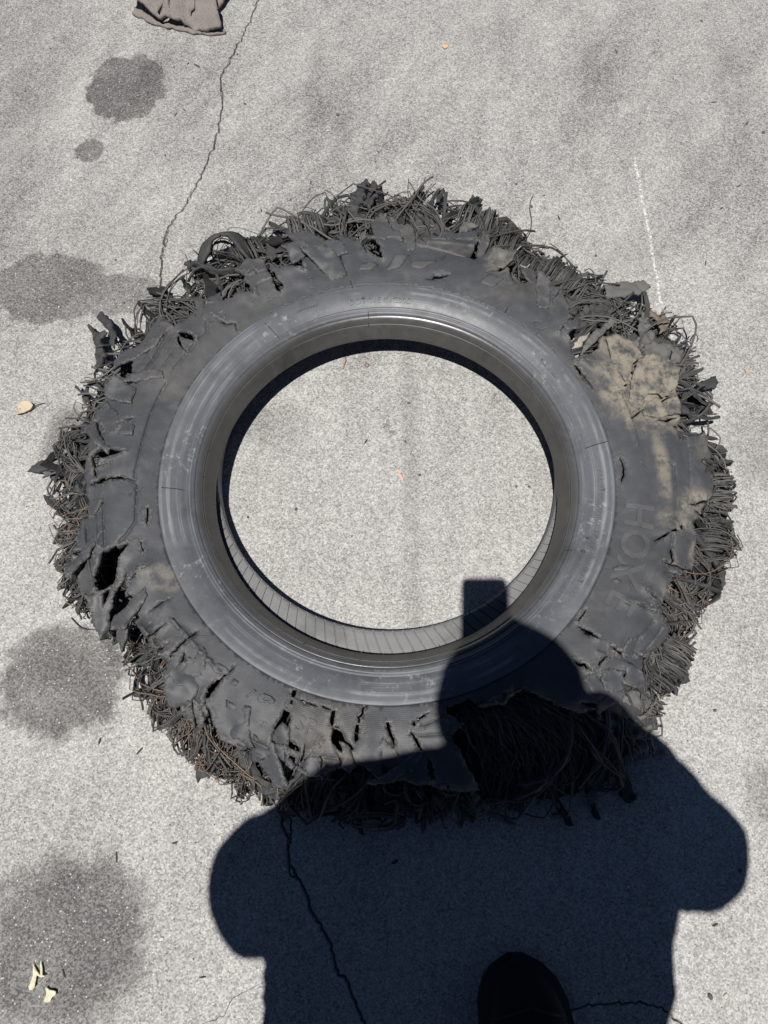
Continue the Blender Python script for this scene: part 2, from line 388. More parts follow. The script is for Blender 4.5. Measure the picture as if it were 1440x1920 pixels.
def lathe(name, prof, mat, seg=360, center=None, wob=0.0, parent=tyre):
    """prof: list of (radius, z[, centre y shift])"""
    n = len(prof); a = np.linspace(0, 2 * np.pi, seg, endpoint=False); V = np.zeros((n, seg, 3))
    for i, pr in enumerate(prof):
        cy = CY + (pr[2] if len(pr) > 2 else 0.)
        w = wob * (np.sin(2 * a + 1.) + .6 * np.sin(3 * a + 2.2))
        V[i] = np.c_[CX + pr[0] * np.cos(a), cy + pr[0] * np.sin(a), pr[1] + w]
    F = [(i * seg + j, i * seg + (j + 1) % seg, (i + 1) * seg + (j + 1) % seg, (i + 1) * seg + j) for i in range(n - 1) for j in range(seg)]
    return mesh_obj(name, V.reshape(-1, 3), F, mat, parent)
# bead seat: from the cavity side under the toe up the tapered seat to the rounded heel
lathe('bead_seat', [(.372, .086), (.33, .076), (.305, .066), (.292, .0605), (.2872, .0608), (.2859, .0625), (.2862, .0655), (.2885, .070), (.2925, .0772), (.297, .0852), (.2990, .0880), (.2998, .0887), (.3004, .0889), (.3008, .0888)], M['seat'])
# rounded heel, rim flange ridges, then the smooth lower sidewall ring
lathe('bead_heel', [(.3010, .0880), (.3013, .0905), (.3021, .0930), (.3034, .0953), (.3052, .0973), (.3073, .0988), (.3095, .0998), (.3112, .1002), (.3117, .0990)], M['heel'], 420)
lathe('bead_ring', [(.3119, .0990), (.3124, .1004), (.3150, .1018), (.3172, .1028), (.3182, .1042), (.3194, .1044), (.3200, .1032), (.3207, .1036), (.3222, .1052), (.3232, .1053), (.3238, .1042),
     (.3250, .1044), (.328, .1062), (.336, .1094), (.346, .1118), (.355, .1134), (.362, .1138), (.3650, .1139), (.3662, .1137), (.3667, .1128), (.3668, .1085)], M['bead'], 420)
# small rubber spew nubs left by the mould on the toe and heel
paths = []
for i in range(44):
    a = i / 44 * 2 * math.pi + random.uniform(-.02, .02)
    for rr, zz in ((.2862, .0640), (.3014, .0905)):
        if random.random() < .7:
            p0 = np.array([CX + rr * math.cos(a), CY + rr * math.sin(a), zz]); d = np.array([-math.cos(a) * .6, -math.sin(a) * .6, random.uniform(.2, .9)]) * random.uniform(.002, .0045)
            d[:2] += RNG.uniform(-.0015, .0015, 2); paths.append((np.array([p0, p0 + d * .6, p0 + d]), (.0006, .0005, .0003)))
V, F = tubes(paths, 4); o = mesh_obj('mould_nubs', V, F, M['cord_grey'], tyre); tag(o, kind='stuff')
# radial seam lines pressed into the ring
paths = []
for (a0, a1) in (((957, 566), (946, 590)), ((1099, 838), (1136, 831)), ((497, 607), (524, 632)), ((657, 528), (662, 545)), ((303, 915), (345, 918)), ((1062, 1027), (1082, 1030)), ((690, 575), (691, 600))):
    A = at_z([a0], .112)[0]; B = at_z([a1], .108)[0]; pp = []
    for s in np.linspace(0, 1, 8):
        q = A + (B - A) * s; r = math.hypot(q[0] - CX, q[1] - CY)
        pp.append((q[0], q[1], np.interp(r, [.3010, .3055, .3110, .3207, .325, .336, .346, .355, .362], [.088, .0975, .1003, .1036, .1044, .1094, .1118, .1134, .1138]) + .0002))
    V, F = tubes([(np.array(pp), .0007)], 4); mesh_obj('mould_seam', V, F, M['torn_dark'], tyre)

# lower bead with its ribbed inner liner, pushed a little away from the upper one
LC = np.array([.0073, .5180]); LR = .2945
def lower_liner():
    n = 118; A = []; D = []
    for i in range(n):
        a = i / n * 2 * math.pi; da = 2 * math.pi / n
        for f, d in ((0., 0.), (.45, .0), (.84, 0.), (.87, 1.), (.95, 1.), (.98, 0.)): A.append(a + f * da); D.append(d)
    A = np.array(A); D = np.array(D); k = len(A)
    prof = [(LR + .0005, .004), (LR - .001, .012), (LR - .0012, .036), (LR, .0425), (LR + .003, .0448), (LR + .008, .0452), (LR + .03, .0440), (LR + .06, .040), (LR + .09, .033), (LR + .115, .024)]
    V = []
    for i, (r, z) in enumerate(prof):
        tw = (r - LR) * .40 / LR                     # the vent lines run slightly askew
        g = D * .0026 if i >= 4 else D * 0
        V.append(np.c_[LC[0] + r * np.cos(A + tw), LC[1] + r * np.sin(A + tw), z - g])
    F = [(i * k + j, i * k + (j + 1) % k, (i + 1) * k + (j + 1) % k, (i + 1) * k + j) for i in range(len(prof) - 1) for j in range(k)]
    return mesh_obj('lower_bead', np.vstack(V), F, M['liner'], tyre, smooth=False)
lower_liner()

# ---- upper sidewall: torn outline and cracks, in photo pixels
OUT = [(716,407),(729,410),(742,414),(760,430),(777,443),(790,440),(817,439),(854,439),(873,437),(889,436),(893,443),(891,464),(880,480),(886,482),(894,475),(898,455),(905,437),(915,443),(917,462),(935,470),(942,487),(950,503),(960,514),(973,527),
 (983,531),(989,527),(992,502),(1004,504),(1017,517),(1037,535),(1054,550),(1067,571),(1069,587),(1073,612),(1065,629),(1070,634),(1075,655),(1080,673),(1086,677),(1098,668),(1110,660),(1123,652),(1130,633),(1146,625),(1165,630),(1184,635),(1182,646),(1175,660),(1186,650),(1200,664),(1219,671),(1238,684),(1250,681),(1267,694),(1265,727),(1271,746),(1277,771),(1273,781),(1274,802),(1276,822),(1288,820),(1317,815),
 (1326,822),(1330,839),(1336,847),(1338,875),(1337,906),(1336,931),(1324,939),(1320,958),(1307,975),(1307,1000),(1305,1025),(1301,1056),(1297,1070),(1278,1078),(1261,1082),(1251,1099),(1247,1122),(1233,1147),(1245,1157),(1255,1182),(1247,1205),(1217,1230),(1192,1236),(1200,1255),(1217,1284),(1195,1292),(1170,1284),(1158,1298),(1133,1317),(1112,1329),(1092,1338),
 (1060,1328),(1030,1312),(1005,1300),(986,1290),(967,1298),(945,1315),(915,1323),(897,1319),(880,1309),(863,1317),(838,1325),(840,1369),(849,1396),(872,1427),(888,1457),(898,1482),(870,1486),(842,1482),(820,1478),(800,1470),(780,1474),(757,1462),(733,1467),(714,1462),(694,1446),(672,1432),(655,1440),(631,1440),(606,1456),(577,1457),(560,1446),(541,1440),(527,1424),(518,1417),(504,1421),
 (477,1430),(460,1421),(439,1398),(414,1386),(402,1361),(397,1344),(390,1330),(386,1345),(380,1352),(376,1370),(361,1366),(347,1345),(340,1324),(334,1299),(326,1303),(315,1291),(305,1276),(305,1262),(313,1241),(301,1230),(284,1203),(265,1185),(249,1166),(257,1158),(247,1121),(240,1112),(233,1115),(232,1090),(234,1068),(230,1082),(218,1098),(213,1113),(208,1140),(204,1148),(205,1171),(191,1198),(176,1175),(170,1146),(167,1115),(150,1111),(143,1086),(137,1044),(141,1027),(145,992),(150,969),(162,955),
 (166,942),(164,931),(162,910),(155,883),(164,854),(164,833),(170,804),(180,769),(197,742),(220,717),(232,722),(244,715),(248,690),(250,673),(263,640),(275,619),(298,592),(311,607),(327,613),(345,597),(369,582),(362,560),(385,562),(422,557),(447,547),(460,543),(479,553),(470,535),(460,522),(458,512),(439,503),(468,489),(492,485),(497,491),(508,520),(520,546),(527,547),(533,538),(520,520),(508,500),(500,486),
 (505,485),(532,497),(557,503),(574,507),(566,485),(553,453),(539,441),(526,444),(548,438),(574,437),(603,441),(612,455),(614,470),(619,487),(623,474),(645,474),(643,457),(635,437),(651,439),(678,457),(699,476),(718,481),(712,462),(701,437),(697,420),(705,410)]
HOLES = [
 [(331,621),(340,619),(357,623),(369,634),(366,642),(352,636),(338,632)],
 [(185,1040),(193,1030),(214,1023),(243,1017),(233,1032),(222,1046),(216,1073),(210,1094),(195,1107),(177,1109),(175,1086),(177,1069),(185,1057)],
 [(191,1113),(206,1102),(202,1119),(191,1142)],
 [(166,860),(180,844),(197,835),(207,842),(239,843),(228,849),(207,854),(187,862),(178,879),(181,896),(174,887),(171,873)],
 [(535,1325),(542,1330),(545,1348),(541,1357),(543,1390),(564,1403),(560,1411),(543,1402),(535,1394),(514,1396),(517,1413),(507,1413),(505,1402),(514,1365)],
 [(548,1293),(560,1294),(552,1308),(548,1321),(544,1320)],
 [(622,1332),(629,1330),(627,1351),(625,1363),(641,1372),(645,1386),(664,1403),(652,1414),(637,1409),(622,1392),(619,1380),(622,1363),(618,1353)],
 [(668,1357),(673,1357),(672,1388),(666,1392),(664,1374)],
 [(723,1353),(730,1353),(733,1370),(739,1384),(741,1403),(735,1388),(727,1372)],
 [(718,1382),(722,1392),(733,1426),(731,1456),(716,1452),(716,1413),(715,1397)],
 [(779,1349),(780,1361),(775,1362),(772,1357)],
 [(1167,723),(1180,717),(1173,726)],
 [(1276,985),(1285,978),(1284,988),(1278,991)]]
SLITS = [
 ([(188,813),(207,806),(225,795),(240,786),(252,783)], (1, 5, 6, 3, .6)), ([(170,909),(182,903),(195,899),(207,896),(225,894),(251,899)], (5, 5, 4, 2.5, 1.5, .6)),
 ([(331,627),(334,640),(342,652),(352,660)], (3, 4, 2, .5)), ([(392,586),(411,600),(427,609),(440,606),(446,622)], (1.6, 2.4, 2.4, 2, .6)),
 ([(441,1248),(427,1262),(410,1275),(398,1290),(388,1305),(383,1322)], (.6, 2, 3, 6, 8, 9)), ([(383,1324),(390,1340),(392,1351)], (9, 12, 8)),
 ([(345,1222),(341,1240),(338,1255),(342,1272),(340,1287),(333,1297)], (.6, 2, 2.4, 4, 5, 3)), ([(370,1184),(353,1195),(335,1213),(318,1234)], (.6, 2.4, 2.2, 1.6)),
 ([(317,1122),(303,1131),(292,1137),(276,1149)], (.5, 2, 2.4, .6)), ([(243,1083),(258,1071),(270,1064),(283,1059)], (2, 1.6, 1.4, 1.2)),
 ([(262,1013),(265,1024),(268,1034)], (3, 2, 2)), ([(277,950),(277,965),(276,984)], (1.4, 3, 1)), ([(800,523),(815,520),(829,518),(842,514)], (1.5, 3, 2.2, .5)),
 ([(1077,683),(1090,698),(1104,715),(1117,731)], (3, 4, 2.4, .5)), ([(1186,702),(1184,690),(1190,680),(1198,672),(1217,666)], (3.2, 3, 2, 2, .6)), ([(1202,690),(1204,680),(1209,673)], (2, 1.6, .6)),
 ([(1213,744),(1224,748),(1234,744),(1238,754),(1250,748),(1261,742)], (.8, 1.5, 3, 3, 2, .8)), ([(1184,784),(1202,771),(1220,769),(1232,765)], (.8, 1.5, 1.2, .8)), ([(1217,792),(1234,787),(1252,787),(1270,782)], (.8, 2.5, 2, 1.5)),
 ([(1228,1014),(1240,1007),(1251,1002),(1262,996),(1274,990)], (.6, 2, 4, 2, 3)), ([(1162,856),(1168,868),(1170,889),(1165,904)], (1.6, 1.6, 2, .6)), ([(1259,1029),(1260,1044),(1263,1050),(1259,1056)], (1.2, 1.4, 2.4, 1)),
 ([(1174,1128),(1185,1132),(1197,1134),(1226,1146)], (.6, 3.2, 2, 1.2)), ([(1083,1173),(1096,1182),(1112,1191),(1125,1197)], (1.2, 4, 5, 2)), ([(1099,1142),(1092,1153),(1083,1164)], (.6, 1.8, 1.4)),
 ([(1145,1209),(1158,1219),(1170,1228),(1184,1241)], (1.5, 3.5, 4, 5)), ([(1072,1235),(1086,1243),(1100,1250),(1125,1264),(1142,1283)], (1.4, 4, 3, 3.5, 1)), ([(1122,1262),(1124,1243),(1136,1231),(1147,1233)], (3, 3, 2.4, 3)),
 ([(1168,1272),(1172,1262),(1173,1256)], (1.4, 3, 1)), ([(562,1312),(578,1319),(596,1324)], (1, 3, .8)), ([(604,1323),(615,1329),(621,1331)], (2, 2, 2)), ([(695,1313),(686,1324),(678,1338),(671,1355)], (.6, 1.8, 2.4, 2.4)),
 ([(782,1350),(794,1342),(806,1335)], (3, 2, .8)), ([(769,1372),(781,1388),(791,1408)], (1, 2.6, 3)), ([(571,1394),(569,1412),(566,1425),(565,1440),(574,1451)], (.7, 2.2, 3.2, 4, 4)), ([(600,1418),(606,1428),(602,1440)], (1.2, 3, 1.6)),
 ([(540,1418),(550,1424),(556,1438)], (3, 4, 2)), ([(265,1184),(276,1178),(283,1168)], (3.4, 2, 1)), ([(802,1420),(806,1440),(812,1462)], (3, 6, 8)), ([(628,1362),(637,1366)], (1.2, .8)), ([(298,612),(312,606)], (.5, 2.2)),
 ([(1100,700),(1092,712)], (.8, .8)), ([(960,520),(968,528)], (1, 2))]
GROOVES = [   # moulded lines and steps: (line, half width px, depth mm, + = raised)
 ([(388,567),(388,623),(367,642),(321,696)], 1.5, -2.2), ([(302,731),(282,775),(265,832),(254,880),(251,904)], 1.6, -2.4), ([(257,908),(254,950),(253,977),(237,1000),(216,1022)], 1.5, -2.2), ([(303,731),(312,716)], 1.5, -2),
 ([(253,705),(307,622)], 2.2, 2.4), ([(262,708),(315,623)], 1.8, -3.2), ([(282,700),(321,630)], 2.2, 2.4), ([(296,700),(330,652)], 1.5, -2.),
 ([(154,969),(164,1044),(177,1107)], 2.2, 2.6), ([(175,944),(183,1023)], 2.2, 2.4), ([(191,940),(195,1025)], 1.5, -2.6), ([(162,990),(168,1044),(174,1090)], 1.5, -2.6),
 ([(1242,862),(1263,870),(1267,906),(1267,947)], 1.5, -2.4), ([(1138,698),(1161,733),(1184,793),(1195,833)], 1.5, 1.8), ([(1290,835),(1295,900),(1293,940)], 1.5, -1.4), ([(1262,1000),(1258,1040),(1245,1075)], 1.4, -1.6),
 ([(560,470),(587,464),(612,462)], 1.4, -2.2), ([(722,445),(770,447)], 1.4, -2), ([(742,447),(796,462),(873,480)], 1.8, -2.6), ([(800,452),(850,457),(888,459)], 2., 2.2), ([(796,445),(850,449),(890,450)], 1.8, -2.),
 ([(462,518),(480,510),(500,503)], 1.4, -2.2), ([(481,532),(506,522)], 1.3, -1.8), ([(481,533),(486,552)], 1.3, -1.4), ([(575,1413),(600,1418),(640,1424)], 1.6, -2.4), ([(470,1388),(500,1402)], 2., 2.), ([(445,1398),(490,1420)], 2., 1.8), ([(440,1400),(455,1418)], 1.6, -1.6),
 ([(262,1172),(282,1192),(300,1232)], 2.2, 3.), ([(256,1178),(276,1200),(290,1232)], 2., -4.), ([(330,1305),(352,1322)], 1.4, -1.6), ([(367,1308),(376,1316)], 1.4, -1.8), ([(790,1360),(820,1349),(836,1344)], 1.4, -2.), ([(785,1380),(830,1376)], 1.3, -1.4),
 ([(1120,1222),(1180,1248)], 1.3, 1.4), ([(1118,1260),(1160,1262)], 1.2, 1.4), ([(770,487),(775,472),(790,462)], 1.4, -1.8), ([(1195,1200),(1225,1165)], 1.4, -1.4), ([(1210,1222),(1240,1180)], 1.4, -1.4),
 ([(1166,745),(1178,730)], 1.2, -1.2), ([(318,1160),(352,1190),(372,1215),(392,1240),(415,1262)], 1.3, 1.4), ([(1086,671),(1112,690)], 1.3, 1.2)]
def to_world(px): return at_surf(np.asarray(px, float), z_side)
ring_in = np.array([(CX + .3668 * math.cos(a), CY + .3668 * math.sin(a)) for a in np.linspace(0, 2 * np.pi, 260, endpoint=False)])
outer_w = subdivide(to_world(subdivide(OUT, 4, True, 1.5)), .0032, True, .0010)
holes_w = [subdivide(to_world(subdivide(h, 4, True, .7)), .004, True, .0004) for h in HOLES] + [to_world(slit(l, w)) for l, w in SLITS]
rim0 = np.array([(math.atan2(q[1] - CY, q[0] - CX), math.hypot(q[0] - CX, q[1] - CY)) for q in outer_w])
for k in range(64):
    a = random.uniform(-math.pi, math.pi); dd = np.abs(np.angle(np.exp(1j * (rim0[:, 0] - a)))); near = rim0[dd < .012]
    if not len(near): continue
    r = near[:, 1].max() + .003; ln = random.choice((.016, .024, .036, .05)); sl = random.gauss(0, .45); pts_ = []
    if r - ln < .385: continue
    for t in np.linspace(0, 1, 6): pts_.append((a + sl * t * ln / r + random.gauss(0, .0016), r - ln * t))
    L = np.array([(CX + rr * math.cos(aa), CY + rr * math.sin(aa)) for aa, rr in pts_]); T = np.gradient(L, axis=0); T /= np.linalg.norm(T, axis=1)[:, None]; Nn = np.c_[-T[:, 1], T[:, 0]]
    w0 = random.uniform(.0012, .0050); ww = w0 * np.linspace(1, .08, 6) ** .8
    holes_w.append(np.vstack([L + Nn * (ww * RNG.uniform(.5, 1.3, 6))[:, None], (L - Nn * (ww * RNG.uniform(.5, 1.3, 6))[:, None])[::-1]]))
gw = []; gex = []
for line, hw, dep in GROOVES:
    L = to_world(subdivide(line, 4, False)); w = hw / 1250.; gw.append((L, w * (1.35 if dep > 0 else 1.), dep * .0018))
    T = np.gradient(L, axis=0); T /= np.linalg.norm(T, axis=1)[:, None] + 1e-9; Nn = np.c_[-T[:, 1], T[:, 0]]
    for off in (-2., -1., 0., 1., 2.): gex.append(L + Nn * w * off)
gex = np.vstack(gex)
m = np.ones(len(gex), bool)
for h in holes_w: m &= ~inside(gex, h) & (seg_dist(gex, h, True) > .0012)
m &= seg_dist(gex, outer_w, True) > .0015
V2, T2 = cdt_sheet(outer_w, [ring_in] + holes_w, gex[m], .0062)
def curl(q):
    """torn rims lift or sink a little"""
    d = seg_dist(q, outer_w, True)
    dh = np.full(len(q), 9.)
    for h in holes_w: 
        lo = h.min(0) - .03; hi = h.max(0) + .03
        mm = ((q > lo) & (q < hi)).all(1)
        if mm.any(): dh[mm] = np.minimum(dh[mm], seg_dist(q[mm], h, True))
    n1 = vnoise(q, 14., 3.); n2 = vnoise(q, 45., 8.)
    r = np.hypot(q[:, 0] - CX, q[:, 1] - CY); far = np.clip((r - .375) / .02, 0, 1)
    return far * (np.exp(-d / .010) * (n1 * .007 - .001) + np.exp(-d / .032) * vnoise(q, 19., 21., 2) * .011 + np.exp(-d / .004) * n2 * .004 + np.exp(-dh / .006) * (n1 * .0045) + np.exp(-dh / .0025) * n2 * .003)
def relief(q):
    out = np.zeros(len(q))
    for L, w, dep in gw:
        lo = L.min(0) - .01; hi = L.max(0) + .01; mm = ((q > lo) & (q < hi)).all(1)
        if mm.any(): out[mm] += dep * np.clip(1 - seg_dist(q[mm], L) / (w * 1.9), 0, 1)
    r = np.hypot(q[:, 0] - CX, q[:, 1] - CY)
    return out + vnoise(q, 60., 4.) * .0006 + vnoise(q, 18., 2.) * .0010 * np.clip((r - .37) / .02, 0, 1)
def z_full(q): return z_side(q) + curl(q) + relief(q)
zz = z_full(V2)
dr_ = np.minimum.reduce([seg_dist(V2, outer_w, True)] + [seg_dist(V2, h, True) for h in holes_w])
side = mesh_obj('sidewall', np.c_[V2, zz], T2.tolist(), M['sidewall'], tyre)
at_ = side.data.attributes.new('rim', 'FLOAT', 'POINT'); nz_ = vnoise(V2, 30., 6., 2)
at_.data.foreach_set('value', (np.exp(-dr_ / .0042) * np.clip(.55 + nz_ * 1.3, 0, 1)).tolist())
thicken(side, .0095)

# peeled flaps lying over the torn rim
def peel(a, w, ln, lift, over):
    dd = np.abs(np.angle(np.exp(1j * (rim0[:, 0] - a)))); near = rim0[dd < .02]
    if not len(near): return
    r1 = np.median(near[:, 1]) + over; r0 = max(r1 - ln, .385); hw = w / 2 / r1; sk = random.gauss(0, .5) * ln / r1
    C = [(a - hw * random.uniform(.6, 1.1), r0 + random.uniform(-.006, .010)), (a + hw * random.uniform(.1, .9), r0 + random.uniform(-.008, .012)), (a + hw * random.uniform(.8, 1.2) + sk * .5, (r0 + r1) / 2), (a + hw * random.uniform(.7, 1.15) + sk, r1 - random.uniform(0, .014)), (a + hw * random.uniform(-.2, .3) + sk, r1 + random.uniform(-.008, .010)), (a - hw * random.uniform(.7, 1.15) + sk, r1 - random.uniform(0, .014)), (a - hw * random.uniform(.8, 1.2) + sk * .5, (r0 + r1) / 2)]
    W = subdivide(subdivide(np.array([(CX + r * math.cos(t), CY + r * math.sin(t)) for t, r in C]), .010, True, .0022), .0032, True, .0009)
    Vv, Tt = cdt_sheet(W, [], None, .0055); r = np.hypot(Vv[:, 0] - CX, Vv[:, 1] - CY); u = np.clip((r - r0) / (r1 - r0), 0, 1); d = seg_dist(Vv, W, True); tt = np.angle(np.exp(1j * (np.arctan2(Vv[:, 1] - CY, Vv[:, 0] - CX) - a))) * r1; tl = random.uniform(-.25, .25)
    z = z_side(Vv) + .0015 + lift * u ** 1.6 + tl * tt * u + vnoise(Vv, 34., random.uniform(0, 60), 3) * .005 - np.exp(-d / .0025) * .001
    o = mesh_obj('rubber_flap', np.c_[Vv, z], Tt.tolist(), M['sidewall'], tyre); thicken(o, .0065)
    at = o.data.attributes.new('rim', 'FLOAT', 'POINT'); at.data.foreach_set('value', (np.exp(-d / .003) * .7).tolist())
for k in range(46):
    a = -math.pi + (k + random.random()) / 46 * 2 * math.pi; q = pix((CX + .5 * math.cos(a), CY + .5 * math.sin(a), .09))
    if (q[0] > 1150 and 640 < q[1] < 1130) or False: continue
    peel(a, random.uniform(.018, .055), random.uniform(.025, .075), random.choice((-.016, -.008, .004, .010, .016)), random.uniform(-.006, .016))

def peel_px(poly, lift, cx_, cy_):
    W = subdivide(to_world(subdivide(poly, 5, True, 1.4)), .0032, True, .0010); Vv, Tt = cdt_sheet(W, [], None, .005); d = seg_dist(Vv, W, True); c = to_world([(cx_, cy_)])[0]; u = np.hypot(*(Vv - c).T) / .06
    z = z_side(Vv) + .003 + lift * u ** 1.5 + vnoise(Vv, 38., random.uniform(0, 60), 3) * .004 - np.exp(-d / .0025) * .001
    o = mesh_obj('rubber_flap', np.c_[Vv, z], Tt.tolist(), M['sidewall'], tyre); thicken(o, .005)
    at = o.data.attributes.new('rim', 'FLOAT', 'POINT'); at.data.foreach_set('value', (np.exp(-d / .003) * .5).tolist())
peel_px([(1134, 640), (1150, 632), (1176, 644), (1188, 652), (1200, 668), (1186, 684), (1183, 702), (1172, 716), (1158, 700), (1146, 676)], .006, 1140, 690)
peel_px([(1190, 690), (1206, 676), (1226, 680), (1248, 690), (1264, 706), (1264, 728), (1250, 746), (1238, 752), (1232, 742), (1212, 742), (1204, 764), (1184, 776), (1174, 758), (1182, 732), (1180, 718)], .007, 1170, 760)
peel_px([(1216, 752), (1234, 748), (1240, 758), (1262, 746), (1272, 760), (1274, 778), (1236, 784), (1206, 780), (1206, 768)], .004, 1200, 780)

# raised tread-shoulder blocks
def raised(name, poly, h=.0022, mat='letter'):
    P = to_world(subdivide(poly, 6, True)); c = P.mean(0)
    Vv, Tt = cdt_sheet(P, [], None, .006)
    z = z_full(Vv); d = seg_dist(Vv, P, True)
    o = mesh_obj(name, np.c_[Vv, z + h + np.minimum(0, (d - .0015)) * .4], Tt.tolist(), M[mat], tyre); thicken(o, h + .003); return o
for poly in ([(670,505),(697,505),(710,494),(700,490),(680,491)], [(722,505),(746,505),(753,499),(768,479),(740,480)], [(769,499),(775,503),(792,505),(800,501),(820,488),(772,491)], [(898,529),(921,539),(930,535),(945,523),(917,513)],
             [(325,1158),(341,1178),(334,1184),(318,1166)], [(347,1185),(356,1193),(350,1199),(343,1192)], [(358,1198),(370,1211),(362,1217),(352,1206)], [(373,1217),(385,1224),(380,1232),(370,1226)], [(388,1231),(401,1238),(392,1245),(382,1239)],
             [(438,1272),(448,1278),(441,1288),(430,1281)], [(460,1305),(478,1292),(481,1296),(464,1309)], [(1189,1062),(1173,1072),(1150,1072),(1148,1065),(1165,1058)], [(1155,1084),(1166,1090),(1163,1096),(1144,1090)]):
    raised('raised_block', poly)
for ring, hole in (([(397,1254),(402,1246),(410,1243),(422,1250),(431,1258),(427,1265),(415,1264),(404,1263)], [(407,1255),(411,1252),(418,1257),(415,1261),(409,1259)]), ([(482,1312),(486,1303),(494,1300),(508,1305),(517,1313),(514,1319),(500,1318),(488,1318)], [(494,1311),(499,1306),(507,1311),(504,1314),(497,1314)])):
    P = to_world(subdivide(ring, 4, True)); Hh = to_world(subdivide(hole, 3, True)); Vv, Tt = cdt_sheet(P, [Hh], None, .004)
    o = mesh_obj('raised_letter', np.c_[Vv, z_full(Vv) + .002], Tt.tolist(), M['letter'], tyre); thicken(o, .004)

# moulded lettering, bent round the tyre
def lettering(text, px, size, mode, mat, h=.0012, ring=False, spacing=1.0):
    cu = bpy.data.curves.new('lettering_tmp', 'FONT'); cu.body = text; cu.size = size; cu.align_x = 'CENTER'; cu.resolution_u = 3; cu.space_character = spacing; cu.offset = size * .018
    ob = bpy.data.objects.new('lettering_tmp', cu); COL.objects.link(ob)
    me = bpy.data.meshes.new_from_object(ob.evaluated_get(bpy.context.evaluated_depsgraph_get()))
    bm = bmesh.new(); bm.from_mesh(me); bmesh.ops.triangulate(bm, faces=bm.faces)
    for _ in range(2):
        es = [e for e in bm.edges if e.calc_length() > .012]
        if es: bmesh.ops.subdivide_edges(bm, edges=es, cuts=1); bmesh.ops.triangulate(bm, faces=[f for f in bm.faces if len(f.verts) > 3])
    v = np.array([tuple(x.co) for x in bm.verts]); bm.verts.ensure_lookup_table(); f = [[x.index for x in fc.verts] for fc in bm.faces]; bm.free()
    bpy.data.objects.remove(ob); bpy.data.curves.remove(cu); bpy.data.meshes.remove(me)
    c = (at_z([px], .113)[0] if ring else to_world([px])[0]); a0 = math.atan2(c[1] - CY, c[0] - CX); r0 = math.hypot(c[0] - CX, c[1] - CY)
    s = -1 if mode == 'out' else 1
    r = r0 - s * (v[:, 1] - size * .35); a = a0 + s * v[:, 0] / r0
    q = np.c_[CX + r * np.cos(a), CY + r * np.sin(a)]
    z = np.interp(r, [.325, .328, .336, .346, .355, .362, .365], [.1044, .1062, .1094, .1118, .1134, .1138, .1139]) if ring else z_full(q)
    if s > 0: pass
    nrm = f if s < 0 else [x[::-1] for x in f]
    # the text plane's handedness: 'out' keeps x to the right and y outward
    o = mesh_obj('lettering', np.c_[q, z + h], f, M[mat], tyre, smooth=False); thicken(o, h + .0025)
    bm = bmesh.new(); bm.from_mesh(o.data); bmesh.ops.recalc_face_normals(bm, faces=bm.faces)
    up = sum(fc.normal.z for fc in bm.faces)
    if up < 0: bmesh.ops.reverse_faces(bm, faces=bm.faces)
    bm.to_mesh(o.data); bm.free(); return o
lettering('DOT 01E K1C33D', (713, 560), .0135, 'out', 'bead', 0.0018, True, 1.08)
lettering('ALL STEEL', (1129, 912), .0125, 'out', 'bead', 0.0016, True, 1.1)
lettering('RADIAL LOAD', (1119, 985), .0125, 'out', 'bead', 0.0016, True, 1.1)
lettering('3000KG AT 830', (1097, 1072), .0125, 'out', 'bead', 0.0016, True, 1.1)
lettering('830KPA COLD', (1098, 1027), .0065, 'out', 'bead', 0.0014, True, 1.1)
lettering('TUBELESS RADIAL', (1031, 692), .006, 'out', 'bead', 0.0015, True)
lettering('REGROOVABLE', (575, 577), .006, 'out', 'bead', 0.0014, True)
lettering('HOX', (1192, 1020), .062, 'out', 'letter', .0014, False, 1.0)
lettering('E', (1165, 1130), .060, 'out', 'letter', .0014)
lettering('E', (475, 570), .016, 'out', 'letter', .0014); lettering('T', (583, 526), .016, 'out', 'letter', .0014); lettering('K', (500, 557), .013, 'out', 'letter', .0010)
lettering('SP', (573, 1360), .030, 'in', 'letter', .0018, False, 1.1); lettering('G', (541, 1319), .028, 'in', 'letter', .0014)

# ---- polar profiles of the torn rim and of the fringe
ENV = [(612,372),(640,385),(655,375),(686,335),(692,345),(705,340),(712,365),(735,372),(760,365),(795,347),(800,362),(830,352),(836,370),(870,375),(895,370),(905,375),(900,405),(935,415),(975,450),(1010,470),(1060,478),(1090,500),(1130,530),(1160,545),(1190,560),(1235,585),(1270,600),(1300,640),(1310,670),(1302,700),(1318,715),(1326,745),(1330,790),(1340,845),(1367,870),(1375,905),(1365,960),(1360,985),(1374,1010),(1372,1050),(1350,1100),(1330,1120),(1312,1160),(1296,1215),(1290,1262),(1255,1300),(1240,1350),(1225,1380),(1235,1412),(1190,1440),(1165,1480),(1120,1510),(1075,1525),(1000,1525),(930,1545),(860,1540),(790,1540),(700,1535),(670,1550),(600,1540),(545,1525),(510,1508),(450,1495),(415,1475),(375,1450),(330,1400),(300,1360),(270,1335),(240,1290),(238,1230),(222,1200),(165,1155),(128,1130),(110,1075),(103,1000),(100,945),(90,925),(88,880),(105,850),(120,810),(135,780),(150,755),(165,730),(180,690),(185,640),(200,630),(225,620),(262,610),(272,580),(288,545),(340,520),(340,500),(355,485),(385,470),(390,450),(420,440),(455,450),(497,455),(500,418),(530,412),(560,405),(600,410)]
env_w = at_z(ENV, .025)
